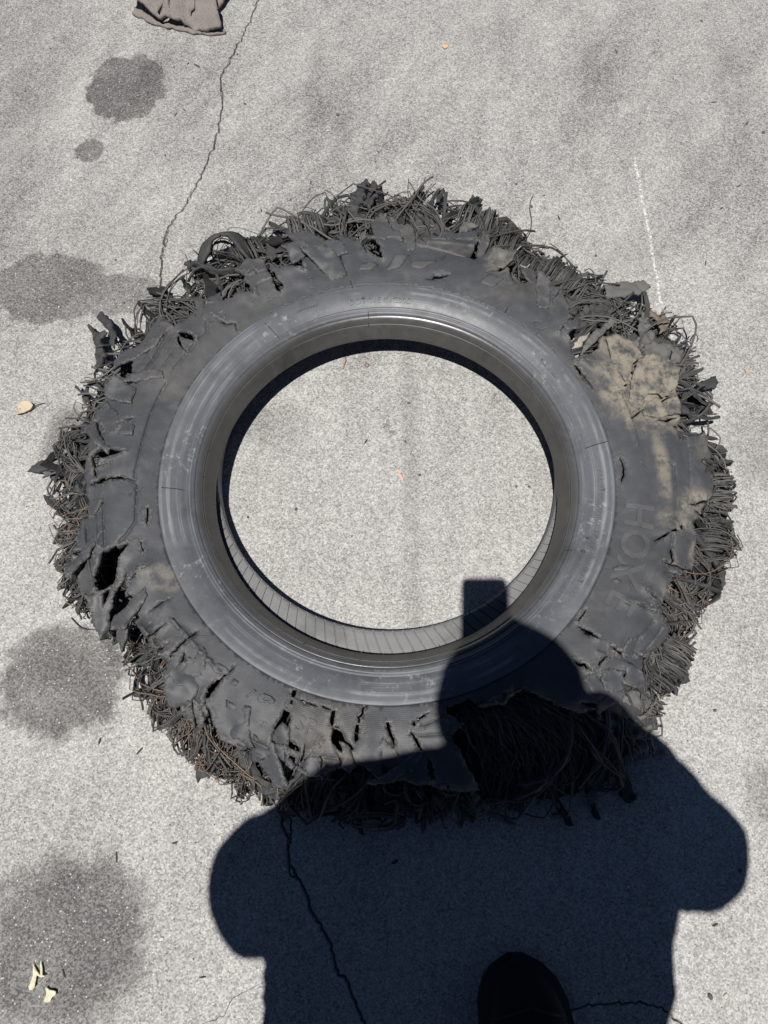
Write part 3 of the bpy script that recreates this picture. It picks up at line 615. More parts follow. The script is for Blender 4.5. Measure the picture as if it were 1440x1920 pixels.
def polar_max(poly):
    n = 720; out = np.zeros(n); d = subdivide(poly, .002, True)
    a = np.arctan2(d[:, 1] - CY, d[:, 0] - CX); r = np.hypot(d[:, 0] - CX, d[:, 1] - CY); k = np.floor((a + np.pi) / (2 * np.pi) * n).astype(int) % n
    np.maximum.at(out, k, r)
    z = out == 0; idx = np.arange(n); out[z] = np.interp(idx[z], idx[~z], out[~z], period=n); return out
r_env = polar_max(env_w); r_rim = polar_max(outer_w); r_rim = np.minimum(r_rim, r_env - .012)
def pol(arr, a): return np.interp(((a + np.pi) / (2 * np.pi) * 720) % 720, np.arange(720), arr, period=720)
# ---- torn casing under the fringe
def ragged_annulus(name, f0, f1, zfun, mat, seed, spacing=.009, thick=.006, nholes=0):
    A = np.linspace(-np.pi, np.pi, 520, endpoint=False); rng = np.random.default_rng(seed)
    o_ = []
    for a in A:
        ri, re = pol(r_rim, a), pol(r_env, a); f = f0 + f1 * fbm(math.cos(a) * 9, math.sin(a) * 9, seed, 1.3, 4) + .16 * rng.normal() * .5
        r = ri + (re - ri) * float(np.clip(f, -.35, .97)); o_.append((CX + r * math.cos(a), CY + r * math.sin(a)))
    inn = [(CX + .400 * math.cos(a), CY + .008 + .400 * math.sin(a)) for a in np.linspace(0, 2 * np.pi, 200, endpoint=False)]
    Vv, Tt = cdt_sheet(np.array(o_), [np.array(inn)], None, spacing)
    o = mesh_obj(name, np.c_[Vv, zfun(Vv)], Tt.tolist(), mat, tyre); thicken(o, thick); return o
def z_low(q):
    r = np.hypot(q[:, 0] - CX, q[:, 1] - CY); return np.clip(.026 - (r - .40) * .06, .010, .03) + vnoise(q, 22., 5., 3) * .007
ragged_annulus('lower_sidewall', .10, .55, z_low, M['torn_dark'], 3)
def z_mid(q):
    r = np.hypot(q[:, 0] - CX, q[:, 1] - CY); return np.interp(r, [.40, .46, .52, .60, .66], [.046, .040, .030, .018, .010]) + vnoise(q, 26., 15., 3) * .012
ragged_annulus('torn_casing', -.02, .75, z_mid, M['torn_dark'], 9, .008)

# ---- frayed cords
RUST = [(120, 1010, 60), (245, 1175, 45), (350, 1390, 60), (420, 1440, 60), (340, 1340, 45), (100, 900, 40), (1290, 1135, 25)]
COIL = [(930, 440, 40), (985, 475, 45), (1050, 500, 45), (505, 435, 22), (475, 470, 25), (585, 415, 30), (1330, 1000, 36), (1335, 960, 30), (1240, 1245, 35)]
COMB = [(1290, 660, 60), (1240, 640, 60), (1110, 570, 50), (1360, 900, 30), (1270, 1110, 40), (1200, 1340, 60), (560, 1490, 50), (830, 420, 50), (870, 400, 40)]
def zone(lst, p): return any((p[0] - x) ** 2 + (p[1] - y) ** 2 < (r * 1.15) ** 2 for x, y, r in lst)
def strand(a, lat, lean, curv, L, z0, zend, rad, re, n=15, wild=.25):
    er = np.array([math.cos(a), math.sin(a)]); et = np.array([-er[1], er[0]])
    ri = pol(r_rim, a); p = np.array([CX, CY]) + er * (ri - random.uniform(.0, .035)) + et * lat
    h = math.atan2(er[1], er[0]) + lean; st = L / n; P = []; s1 = random.uniform(0, 99)
    turn = random.random() < .30
    for i in range(n + 1):
        s = i / n; z = z0 * (1 - s) ** 1.3 + zend * s + .014 * math.sin(math.pi * s) * wild * 2 + .006 * fbm(s * 5, s1)
        P.append((p[0], p[1], max(z, rad + .001)))
        r = math.hypot(p[0] - CX, p[1] - CY); aa = math.atan2(p[1] - CY, p[0] - CX)
        h += curv * st + wild * fbm(s * 4, s1, 3.3)
        if r > pol(re, aa) - .006:                   # turn back at the edge of the fringe
            if not turn and len(P) > 4: break
            want = aa + math.pi * .75 * (1 if math.sin(h - aa) >= 0 else -1); h += .75 * math.atan2(math.sin(want - h), math.cos(want - h))
        p = p + np.array([math.cos(h), math.sin(h)]) * st
    return np.array(P), rad
def coil(a, lat, rc, zc, rr, rad, turns):
    er = np.array([math.cos(a), math.sin(a)]); et = np.array([-er[1], er[0]]); n = int(14 * turns) + 3; ph = random.uniform(-.6, 1.2); P = []; dr = random.uniform(-.004, .004); sx = random.uniform(-.008, .008)
    for i in range(n):
        t = ph + i / (n - 1) * 2 * math.pi * turns; q = np.array([CX, CY]) + er * (rc + dr + (rr + .004 * fbm(i * .3, lat * 99)) * math.cos(t)) + et * (lat + sx * math.sin(t * .5) + .002 * fbm(i * .4, 4. + lat * 70))
        P.append((q[0], q[1], max(zc + rr * .85 * math.sin(t), rad)))
    return np.array(P), rad
def lock(guide, k, spread, r0, r1):
    """k cords that follow one guide: together at the root, loosening towards the tip"""
    G, _ = guide; n = len(G)
    out = []; t = np.linspace(0, 1, n)
    if n < 5: return out
    for _ in range(k):
        sd_ = random.uniform(0, 99); o1 = RNG.normal(0, spread, 3) * (1, 1, .7)
        w = np.array([[fbm(u * 3., sd_), fbm(u * 3., sd_ + 9), fbm(u * 3., sd_ + 21) * .7] for u in t]) * spread * 2.6
        P = G + o1 * (.45 + .55 * t[:, None]) + w * (.25 + t[:, None]); m_ = max(5, int(n * random.uniform(.6, 1.)))
        P = P[:m_]; r = random.uniform(r0, r1); P[:, 2] = np.maximum(P[:, 2], r); out.append((P, r))
    return out
def clear(pl): return [q for q in pl if len(q[0]) > 3 and np.hypot(q[0][:, 0] - CX, q[0][:, 1] - CY).min() > .40]
NT_ = 96
for k in range(NT_):
    a = -math.pi + (k + random.uniform(.2, .8)) / NT_ * 2 * math.pi
    ri, re = pol(r_rim, a), pol(r_env, a); mid = (ri + re) / 2
    pm = pix((CX + mid * math.cos(a), CY + mid * math.sin(a), .03)); w = 2 * math.pi * mid / NT_ * 1.6
    rusty = zone(RUST, pm); comb = zone(COMB, pm); coily = zone(COIL, pm)
    lean = random.uniform(-.8, .8); curv = random.uniform(-16, 16); gap = re - ri; reach = random.choice((.7, .9, 1.1, 1.45))
    paths = []; thin = []
    for i in range(6 if comb else 4):
        lat = random.uniform(-.5, .5) * w
        if comb: g = strand(a, lat, lean * .5 + random.gauss(0, .12), curv * .6 + random.gauss(0, 2), gap * random.uniform(.9, 1.3) + .03, random.uniform(.04, .085), random.uniform(.006, .03), .001, r_env, 15, .10); paths += lock(g, 9, .0042, .0009, .0019)
        else: g = strand(a, lat, lean + random.gauss(0, .45), curv + random.gauss(0, 14), (gap * random.uniform(.8, 1.5) + .03) * reach, random.uniform(.03, .085), random.uniform(.004, .045), .001, r_env, 16, .30); paths += lock(g, random.randint(4, 9), random.uniform(.002, .0065), .0007, .0018)
    for i in range(5): paths.append(strand(a, random.uniform(-.5, .5) * w, lean + random.gauss(0, .7), random.gauss(0, 22), gap * random.uniform(.8, 2.) + .02, random.uniform(.03, .08), random.uniform(.004, .05), random.uniform(.0012, .0024), r_env, 16, .34))
    if coily:
        zc = random.uniform(.030, .042); rr = min(.032, gap * .42)
        for i in range(30): paths.append(coil(a, (i / 29 - .5) * w * 1.0 + random.gauss(0, .0025), ri + gap * .50, zc, rr * random.uniform(.75, 1.1), random.uniform(.0009, .0020), random.uniform(.5, 1.1)))
    for i in range(26 if rusty else 5):
        thin.append(strand(a, random.uniform(-.5, .5) * w, lean + random.gauss(0, .8), random.gauss(0, 36), gap * random.uniform(1.0, 2.6) + .02, random.uniform(.02, .075), random.uniform(.006, .05), random.uniform(.0006, .0010), r_env, 20, .34))
    paths = clear(paths); thin = clear(thin)
    if paths:
        V, F = tubes(paths, 5); o = mesh_obj('cord_tuft', V, F, M['cord_grey' if (comb or random.random() < .3) else 'cord'], tyre); tag(o, kind='stuff')
    if thin:
        V, F = tubes(thin, 4); o = mesh_obj('wire_tuft', V, F, M['rust'] if rusty else M['cord_grey'], tyre)
        tag(o, 'rusty brown wire ends in the fringe' if rusty else None, kind='stuff')
# thick irregular strips of torn rubber
def strip(P, w, t):
    P = np.asarray(P); n = len(P); T = np.gradient(P, axis=0); T /= np.linalg.norm(T, axis=1)[:, None] + 1e-9; V = []; tw = random.uniform(-.6, .6); dt = random.uniform(-1.6, 1.6)
    for i in range(n):
        A = np.cross(T[i], (0, 0, 1.)); A /= np.linalg.norm(A) + 1e-9; B = np.cross(A, T[i]); u = i / (n - 1); an = tw + dt * u
        A2 = A * math.cos(an) + B * math.sin(an); B2 = np.cross(A2, T[i]); e = (.55 + .45 * math.sin(math.pi * min(1., u * 1.15 + .12))) * (1 if u < .93 else .35)
        wl, wr = w * e * random.uniform(.45, 1.35), w * e * random.uniform(.45, 1.35)
        for (x, y) in ((-wl, -t), (wr, -t * random.uniform(.4, 1.)), (wr * random.uniform(.8, 1.), t), (0, t * random.uniform(.9, 1.9)), (-wl * random.uniform(.8, 1.), t)): 
            q = P[i] + A2 * x + B2 * y; V.append((q[0], q[1], max(q[2], .0006)))
    F = [(i * 5 + j, i * 5 + (j + 1) % 5, i * 5 + 5 + (j + 1) % 5, i * 5 + 5 + j) for i in range(n - 1) for j in range(5)] + [(4, 3, 2, 1, 0), tuple((n - 1) * 5 + j for j in range(5))]
    return V, F
for k in range(230):
    a = -math.pi + (k + random.random()) / 230 * 2 * math.pi; gap = pol(r_env, a) - pol(r_rim, a)
    P, _ = strand(a, random.uniform(-.01, .01), random.gauss(0, .55), random.gauss(0, 9), gap * random.uniform(.75, 1.25) + .03, random.uniform(.04, .085), random.uniform(.008, .045), .003, r_env + random.choice((0, 0, .012)), 13, .16)
    if np.hypot(P[:, 0] - CX, P[:, 1] - CY).min() < .40: continue
    if len(P) < 5: continue
    V, F = strip(P, random.choice((random.uniform(.0022, .006), random.uniform(.005, .0125))), random.uniform(.0014, .0036)); mesh_obj('torn_strip', V, F, M[random.choice(('torn', 'torn', 'torn_dark', 'torn_dark', 'torn_grey' if random.random() < .35 else 'torn'))], tyre, smooth=False)
# long combed cords bared by the burst at the lower right
paths = []
for i in range(430):
    s = random.random(); A = np.array([(860 + 190 * s, 1330 - 30 * s)])[0] + RNG.normal(0, 9, 2); Bq = np.array([890 + 270 * s, 1500 - 95 * s ** 2]) + RNG.normal(0, 16, 2)
    Cc = (A + Bq) / 2 + np.array([45 + 30 * random.random(), -18]) + RNG.normal(0, 26, 2); P = []
    z0 = random.uniform(.05, .085); z1 = random.uniform(.006, .03)
    for t in np.linspace(0, 1, 14):
        q = (1 - t) ** 2 * A + 2 * t * (1 - t) * Cc + t * t * Bq + np.array([fbm(t * 4, i), fbm(t * 4, i + .5)]) * 16
        z = z0 + (z1 - z0) * t ** 1.4; w = at_z([q], z)[0]; P.append((w[0], w[1], z))
    paths.append((np.array(P), random.choice((.0006, .0009, .0013))))
V, F = tubes(paths, 4); tag(mesh_obj('bared_cords', V, F, M['cord_grey'], tyre), 'long combed cords bared in the burst gap', kind='stuff')
# backing ply in the burst gap
P = at_z(subdivide([(842,1328),(880,1312),(985,1292),(1060,1330),(1100,1345),(1130,1420),(1090,1490),(1010,1500),(930,1505),(890,1490),(868,1425)], 10, True, 3), .045)
Vv, Tt = cdt_sheet(P, [], None, .008); rr_ = np.hypot(Vv[:, 0] - CX, Vv[:, 1] - CY)
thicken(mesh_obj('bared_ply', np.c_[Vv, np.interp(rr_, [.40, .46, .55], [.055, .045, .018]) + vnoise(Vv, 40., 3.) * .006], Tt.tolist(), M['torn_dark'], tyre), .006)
# single wires that stand out
def wire(px, zs, rad, mat, name='loose_wire', label=None):
    L = np.array(px, float); n = len(L); t = np.linspace(0, n - 1, n * 6); Lc = np.c_[np.interp(t, range(n), L[:, 0]), np.interp(t, range(n), L[:, 1])]; zz_ = np.interp(t, np.linspace(0, n - 1, len(zs)), zs)
    for _ in range(3): Lc[1:-1] = (Lc[:-2] + 2 * Lc[1:-1] + Lc[2:]) / 4
    q = at_z(Lc, zz_); V, F = tubes([(np.c_[q, zz_], rad)], 5); return tag(mesh_obj(name, V, F, M[mat], tyre), label)
wire([(965,485),(972,470),(980,458),(987,440),(996,428),(997,410),(993,392),(995,375),(999,368)], (.06, .05, .03, .012, .004, .003, .003), .0011, 'cord_grey', label='long thin wire reaching over the concrete')
wire([(952,478),(955,470),(962,480),(970,468),(978,460)], (.07, .06, .06), .0014, 'pale'); wire([(975,497),(980,500),(988,502),(993,496)], (.07, .08, .07), .0016, 'pale')
wire([(970,478),(972,500),(973,527)], (.07, .08, .08), .0015, 'cord_grey'); wire([(1095,508),(1105,503),(1113,510),(1117,525),(1117,540)], (.05, .06, .05), .0012, 'cord_grey')
wire([(1294,640),(1300,627),(1307,628),(1309,636),(1306,641)], (.03, .04, .03), .0011, 'cord_grey'); wire([(797,377),(798,366),(803,359),(810,362),(814,372),(808,376)], (.03, .05, .03), .0011, 'cord_grey')
wire([(1142,1268),(1143,1255),(1150,1245),(1160,1242),(1170,1246),(1190,1262),(1215,1283),(1232,1300),(1240,1320)], (.09, .10, .10, .09, .06, .04), .0011, 'pale'); wire([(1125,1262),(1124,1245),(1132,1232),(1150,1236),(1180,1256),(1212,1280),(1236,1300)], (.088, .088, .09, .08, .06), .0014, 'torn_dark')
wire([(385,1240),(392,1290),(404,1392),(420,1410),(434,1437)], (.10, .11, .08, .05, .04), .0011, 'rust') if False else None
wire([(384,1362),(388,1378),(404,1400),(424,1425),(434,1438),(434,1446)], (.09, .08, .06, .05, .03), .0012, 'rust'); wire([(455,1453),(470,1460),(488,1472),(495,1490),(490,1510)], (.06, .05, .02), .0013, 'rust'); wire([(455,1452),(468,1440),(472,1428)], (.06, .07, .08), .0012, 'rust')
wire([(540,1420),(550,1430),(553,1446),(545,1460),(538,1470)], (.09, .08, .05), .0013, 'cord_grey'); wire([(525,1372),(533,1362),(540,1352)], (.075, .09, .1), .0013, 'cord_grey')
wire([(133,1158),(142,1168),(152,1178),(165,1181),(178,1180)], (.003, .003, .006, .01), .0009, 'cord'); wire([(520,1508),(524,1520),(528,1538)], (.01, .004, .003), .0009, 'cord_grey')
wire([(450,1600),(456,1585),(466,1568)], (.003, .003, .003), .0006, 'cord_grey'); wire([(1187,1247),(1190,1243),(1200,1246)], (.06, .07, .06), .0014, 'pale')
for px in ([(105,910),(112,900),(125,902),(128,915),(118,920)], [(88,918),(92,912),(98,920)], [(232,1148),(240,1152),(252,1158),(256,1160)], [(222,1150),(232,1158),(245,1168),(240,1185)], [(225,1163),(240,1172),(244,1195)], [(236,1190),(240,1205),(252,1210)], [(238,1215),(246,1225),(256,1222)]):
    wire(px, (.03, .05, .04), .0012, 'rust')

# ---- flags and flaps of torn rubber in the fringe
def flag(name, poly, z_in, z_out, mat, thick=.006, lump=.004, label=None):
    P = np.array(poly, float); zm = (z_in + z_out) / 2
    W = at_z(subdivide(P, 5, True, 1.1), zm); r = np.hypot(W[:, 0] - CX, W[:, 1] - CY); r0, r1 = r.min(), r.max()
    zf = lambda q: z_in + (z_out - z_in) * np.clip((np.hypot(q[:, 0] - CX, q[:, 1] - CY) - r0) / (r1 - r0), 0, 1)
    W = at_surf(subdivide(P, 5, True, 1.1), zf); W = subdivide(W, .003, True, .0009)
    Vv, Tt = cdt_sheet(W, [], None, .005); d = seg_dist(Vv, W, True)
    z = zf(Vv) + vnoise(Vv, 75., random.uniform(0, 50), 3) * lump - np.exp(-d / .003) * .0015
    o = mesh_obj(name, np.c_[Vv, np.maximum(z, thick * .6)], Tt.tolist(), M[mat], tyre); thicken(o, thick); return tag(o, label)
FL = [([(687,331),(691,339),(686,352),(682,362),(675,380),(670,393),(653,397),(649,387),(657,372),(664,360),(674,343),(678,340)],.05,.03,'torn',.012,.010),([(701,336),(704,343),(710,351),(706,366),(701,376),(693,391),(682,378),(690,362),(695,343)],.05,.03,'torn',.011,.009),([(612,366),(617,370),(632,384),(643,398),(646,408),(638,406),(630,392),(616,378)],.06,.03,'torn',.007,.004),
 ([(792,343),(796,349),(788,362),(779,376),(771,382),(765,376),(770,368),(782,355)],.05,.03,'torn',.009,.008),([(831,351),(834,355),(830,365),(825,374),(817,374),(821,362)],.05,.03,'torn',.008,.006),([(885,364),(896,370),(906,373),(900,379),(896,384),(898,396),(885,393),(881,378)],.04,.02,'torn',.008,.007),
 ([(1134,535),(1157,528),(1182,527),(1207,524),(1221,537),(1213,542),(1209,550),(1194,548),(1173,554),(1140,557)],.05,.03,'torn_grey',.007,.004),([(1207,569),(1223,579),(1238,594),(1248,575),(1245,587),(1257,600),(1252,617),(1240,625),(1234,598),(1220,588)],.05,.025,'torn_brown',.006,.005),([(1307,718),(1329,709),(1342,704),(1344,712),(1349,715),(1347,720),(1342,727),(1322,729)],.03,.02,'torn',.006,.003),
 ([(1359,985),(1376,989),(1379,1005),(1380,1027),(1374,1043),(1355,1033),(1372,1010)],.03,.015,'torn_grey',.006,.004),([(1357,1045),(1362,1070),(1359,1097),(1351,1113),(1338,1117),(1342,1097),(1350,1070)],.02,.01,'torn',.006,.003),([(1240,1273),(1267,1265),(1292,1263),(1296,1277),(1273,1286),(1271,1305),(1265,1302),(1267,1284),(1252,1282)],.03,.015,'torn',.006,.005),
 ([(1220,1404),(1240,1404),(1259,1413),(1252,1419),(1229,1419)],.02,.012,'torn_grey',.006,.003),([(1155,1457),(1176,1448),(1186,1477),(1197,1496),(1180,1509),(1167,1494)],.03,.01,'torn_dark',.007,.005),([(1097,1461),(1109,1467),(1115,1498),(1126,1536),(1117,1534),(1107,1509)],.03,.01,'torn_dark',.007,.005),([(1049,1498),(1061,1515),(1078,1550),(1065,1550),(1051,1523)],.03,.01,'torn_dark',.007,.005),([(664,1510),(675,1512),(681,1565),(672,1560)],.03,.01,'torn_dark',.007,.005),
 ([(366,1434),(385,1440),(390,1455),(374,1460),(369,1468),(366,1456)],.02,.01,'torn',.007,.005),([(51,885),(60,873),(76,862),(90,868),(97,881),(93,896),(104,905),(108,890),(97,876),(85,880),(70,886)],.03,.015,'torn',.006,.004),([(80,928),(93,933),(103,948),(112,958),(100,956),(86,944)],.03,.012,'torn',.006,.003),([(139,727),(143,721),(149,729),(164,740),(168,758),(160,752),(155,738)],.04,.02,'torn',.008,.004),([(112,804),(124,815),(138,828),(130,830),(118,816)],.03,.01,'torn',.006,.003),
 ([(180,594),(188,582),(200,592),(208,603),(211,615),(219,627),(213,650),(205,642),(203,619),(190,606)],.05,.02,'torn',.006,.004),([(164,613),(168,609),(180,619),(198,621),(201,626),(190,636),(193,660),(190,684),(178,688),(180,660),(175,630)],.05,.02,'torn',.010,.009),([(345,491),(356,485),(368,491),(372,500),(364,505),(352,503)],.05,.03,'torn',.007,.005),([(274,538),(291,537),(312,537),(308,549),(290,550),(278,548)],.03,.015,'torn_dark',.008,.004),
 ([(1070,634),(1078,632),(1108,622),(1096,640),(1085,667),(1078,672),(1072,652)],.07,.06,'pale',.005,.005),([(1090,664),(1098,640),(1112,622),(1140,600),(1150,590),(1158,600),(1128,628),(1105,652)],.085,.06,'torn_grey',.007,.006),([(1196,612),(1206,584),(1216,590),(1222,606),(1228,632),(1218,648),(1202,655),(1184,650),(1186,638),(1200,632)],.075,.045,'torn_grey',.008,.010),([(1200,650),(1228,640),(1260,645),(1282,655),(1275,680),(1250,684),(1236,684),(1215,670)],.07,.045,'torn_grey',.008,.008),
 ([(1338,846),(1352,848),(1366,866),(1360,872),(1346,868)],.05,.035,'torn_grey',.007,.004),([(497,440),(510,446),(516,452),(519,480),(510,486),(499,482)],.06,.05,'torn',.007,.004),([(1100,575),(1130,552),(1152,548),(1160,565),(1140,590),(1110,604),(1080,622),(1072,600)],.07,.035,'torn',.007,.009),([(868,415),(890,400),(900,420),(888,436),(860,438)],.07,.05,'torn_grey',.007,.008),([(806,405),(822,400),(828,438),(808,438)],.06,.05,'torn',.007,.007),([(775,400),(792,395),(800,436),(782,440)],.06,.04,'torn',.007,.008),
 ([(1060,560),(1085,548),(1098,565),(1080,590),(1070,585)],.075,.05,'torn',.007,.008),([(1140,1318),(1175,1292),(1215,1300),(1228,1340),(1222,1376),(1185,1390),(1150,1370),(1120,1345)],.07,.03,'torn_grey',.008,.014),([(1165,1390),(1205,1385),(1222,1408),(1200,1424),(1170,1418)],.03,.02,'torn_grey',.008,.012),([(1180,1245),(1215,1232),(1262,1222),(1296,1224),(1290,1250),(1262,1262),(1225,1278)],.06,.025,'torn',.008,.010),([(1247,1206),(1262,1190),(1290,1196),(1292,1216),(1262,1226)],.06,.03,'torn',.007,.009),
 ([(563,1440),(600,1455),(590,1492),(560,1500),(540,1480)],.065,.03,'torn',.008,.012),([(512,1425),(545,1440),(535,1470),(500,1470),(480,1440)],.06,.03,'torn',.007,.010),([(315,1210),(285,1200),(262,1215),(252,1240),(268,1252),(292,1240)],.07,.03,'torn',.007,.008),([(225,1130),(240,1118),(252,1135),(248,1150),(224,1146)],.06,.05,'torn',.008,.012),([(120,900),(150,885),(160,905),(158,930),(135,935),(118,920)],.06,.03,'torn',.007,.009)]
FNAME = {'torn_grey': 'greyed strip of rubber', 'torn_brown': 'brown dusty strip of rubber', 'pale': 'pale bared strip of ply'}
for poly, zi, zo, mt, th, lu in FL: flag('rubber_flap', poly, zi, zo, mt, th, lu, FNAME.get(mt))
# curled bands standing on edge
def band(px, zs, width, mat, thick=.006, tilt=.5):
    L = subdivide(np.array(px, float), 4, False)
    for _ in range(3): L[1:-1] = (L[:-2] + 2 * L[1:-1] + L[2:]) / 4
    z = np.interp(np.linspace(0, 1, len(L)), np.linspace(0, 1, len(zs)), zs); q = at_z(L, z); c = q.mean(0); V = []
    for i in range(len(L)):
        o_ = (q[i] - c) / (np.hypot(*(q[i] - c)) + 1e-9)
        for s in (-1, -.33, .33, 1):
            wob = .004 * fbm(i * .3, s * 3, 1.)
            V.append((q[i, 0] + o_[0] * s * width * .5 * tilt, q[i, 1] + o_[1] * s * width * .5 * tilt, max(z[i] - s * width * .5 * (1 - tilt * .4) + wob, .004)))
    F = [(i * 4 + j, i * 4 + j + 1, i * 4 + 5 + j, i * 4 + 4 + j) for i in range(len(L) - 1) for j in range(3)]
    o = mesh_obj('curled_band', V, F, M[mat], tyre); md = thicken(o, thick).modifiers[0]; md.offset = 0
band([(385,488),(383,470),(390,455),(400,445),(412,439),(428,438),(443,444),(452,458),(458,474),(466,486)], (.055, .065, .07, .07, .065, .07), .042, 'torn', .006, .75)
band([(356,522),(362,508),(378,502),(396,506),(410,516),(416,530),(408,540)], (.05, .06, .06, .05), .024, 'torn', .005, .5)
band([(362,492),(380,500),(400,508),(420,512),(440,506)], (.06, .07, .07), .018, 'torn', .005, .4)
band([(572,420),(580,408),(592,405),(600,412),(604,440)], (.05, .06, .06), .04, 'torn', .006, .8)
for (cx_, cy_, rx, ry, n) in ((392, 522, 30, 17, 8), (420, 470, 22, 24, 3), (578, 1428, 26, 14, 0), (625, 425, 20, 16, 8), (1120, 575, 30, 16, 8), (700, 1540, 60, 16, 10), (520, 1465, 40, 24, 10)):
    for i in range(n):
        k1, k2 = random.uniform(.65, 1.1), random.uniform(.6, 1.1); t0 = random.uniform(0, 6.28); t = np.linspace(t0, t0 + random.uniform(3.5, 6.), 9)
        wire(np.c_[cx_ + rx * k1 * np.cos(t) + random.uniform(-5, 5), cy_ + ry * k2 * np.sin(t) + random.uniform(-5, 5)], RNG.uniform(.02, .06, 4), random.choice((.0009, .0013, .0017)), random.choice(('cord', 'cord_grey')), 'cord_loop')
# small shreds everywhere in the fringe
for i in range(200):
    a = random.uniform(-math.pi, math.pi); ri, re = pol(r_rim, a), pol(r_env, a); r = ri + (re - ri) * random.uniform(-.05, .92)
    L = random.choice((random.uniform(.016, .034), random.uniform(.03, .062))); w = L * random.uniform(.16, .55); hd = a + random.gauss(0, .6); n = 7; top = []; bot = []
    for j in range(n + 1):
        s = j / n; ww = w * (math.sin(math.pi * min(1, .15 + s * .85)) ** .6) * random.uniform(.45, 1.2); top.append((s - .5, ww / 2 / L)); bot.append((s - .5, -ww * random.uniform(.7, 1.2) / 2 / L))
    z0 = random.uniform(.018, .06) * (1 - .5 * (r - ri) / (re - ri)); bend = random.uniform(-.4, .4); roll = random.uniform(-.9, .9); V = []
    for lvl in (0, 1):
        for (s, t) in top + bot[::-1]:
            x = s * L; y = t * L * math.cos(roll); zz_ = z0 + t * L * math.sin(roll) + bend * x * x / L - .25 * x + random.uniform(-.0012, .0012) - lvl * .004
            V.append((CX + r * math.cos(a) + x * math.cos(hd) - y * math.sin(hd), CY + r * math.sin(a) + x * math.sin(hd) + y * math.cos(hd), max(zz_, .001)))
    k = 2 * (n + 1); F = []
    for j in range(n): F.append((j, j + 1, k - 2 - j, k - 1 - j)); F.append((k + j + 1, k + j, 2 * k - 1 - j, 2 * k - 2 - j))
    for j in range(k): j2 = (j + 1) % k; F.append((j2, j, k + j, k + j2))
    mesh_obj('rubber_shred', V, F, M[random.choice(('torn', 'torn', 'torn_dark', 'torn_grey' if random.random() < .4 else 'torn'))], tyre, smooth=False)

# ------------------------------------------------------------------ torn brown rubber scrap at the top edge
def scrap():
    up = lambda pl: [(x, y - 9) for x, y in pl]; c = at_z([(335, 10)])[0]; e = empty('rubber_scrap', (c[0], c[1], 0), 'torn brown-grey rubber scrap with split edge above the dark round stain', 'rubber scrap')
    mm = NT('scrap_rubber'); p = mm.pos; n1 = mm.noise(p, 30., 4., .65); n2 = mm.noise(p, 260., 3., .7)
    base = mm.mix(n1, (.200, .175, .166), (.300, .268, .252)); base = mm.mix(mm.step(n2, .3, .45, .6, 0.), base, (.06, .05, .05))
    mat = mm.out(base, .85, mm.bump(mm.math('ADD', n1, mm.math('MULTIPLY', n2, 1.2)), .7, .004), .25)
    def piece(name, poly, holes, zf, th):
        W = subdivide(at_z(subdivide(up(poly), 6, True, 1.2), .02), .004, True, .0012); Hs = [at_z(slit(up(l), w), .02) for l, w in holes]
        Vv, Tt = cdt_sheet(W, Hs, None, .007); thicken(mesh_obj(name, np.c_[Vv, zf(Vv)], Tt.tolist(), mat, e), th)
    y0 = at_z([(335, 60)])[0][1]
    def zt(q):
        d = q[:, 1] - y0; return .016 + .030 * np.clip(d / .06, 0, 1) ** .7 - .02 * np.clip((d - .1) / .1, 0, 1) + vnoise(q, 30., 2., 3) * .008 + np.sin((q[:, 0] - q[:, 1] * .3) * 55) * .004
    piece('scrap_sheet', [(247, 0), (243, 14), (262, 24), (285, 38), (298, 45), (318, 47), (326, 50), (345, 50), (362, 56), (390, 59), (414, 60), (412, 50), (408, 30), (402, 8), (396, -12), (390, -60), (330, -95), (262, -70), (250, -30)],
          [([(325, 0), (324, 18), (322, 40)], (2.5, 2, 1.2)), ([(318, 15), (308, 30), (300, 42)], (.8, 2.2, 3)), ([(384, 12), (372, 26), (359, 42)], (.8, 1.6, 1.2))], zt, .008)
    piece('scrap_lip', [(243, 22), (262, 30), (280, 40), (300, 46), (330, 52), (358, 58), (390, 61), (420, 59), (420, 55), (395, 52), (350, 46), (300, 36), (262, 18), (248, 10)], [], lambda q: .006 + vnoise(q, 60., 8., 2) * .003, .005)
    piece('scrap_under_sheet', [(398, -10), (402, 12), (406, 20), (414, 12), (426, -4), (432, -40), (400, -50)], [], lambda q: .018 + vnoise(q, 40., 5.) * .004, .006)
scrap()

# ------------------------------------------------------------------ small things on the concrete
def simple(name, rgb, rough=.8, var=.25, sc=90.):
    m = NT(name); n1 = m.noise(m.pos, sc, 4., .65); return m.out(m.mix(n1, tuple(x * (1 - var) for x in rgb), tuple(min(1, x * (1 + var)) for x in rgb)), rough, m.bump(n1, .4, .001), .3)
M['leaf'] = simple('dry_leaf', (.56, .47, .33)); M['cream'] = simple('bleached_leaf', (.66, .61, .44)); M['stem'] = simple('leaf_stem', (.10, .07, .05)); M['pebble'] = simple('pebble_dark', (.10, .10, .10)); M['pebble_pale'] = simple('pebble_pale', (.6, .58, .54))
M['crumb'] = simple('rubber_crumb', (.05, .05, .052)); M['pink'] = simple('pink_plastic', (.74, .42, .38)); M['bark'] = simple('twig_bark', (.42, .22, .12)); M['brass'] = simple('rusty_ring', (.23, .13, .12), .5); M['orange'] = simple('orange_leaf', (.62, .40, .24))
def bit(name, poly, mat, label, cat, zf, th=.0012, sp=.003, group=None):
    W = at_z(subdivide(poly, 2.5, True, .25), .002); c = W.mean(0); e = None
    Vv, Tt = cdt_sheet(W, [], None, sp); o = mesh_obj(name, np.c_[Vv, zf(Vv, c)], Tt.tolist(), M[mat], base=(c[0], c[1], 0)); thicken(o, th); return tag(o, label, cat, group)
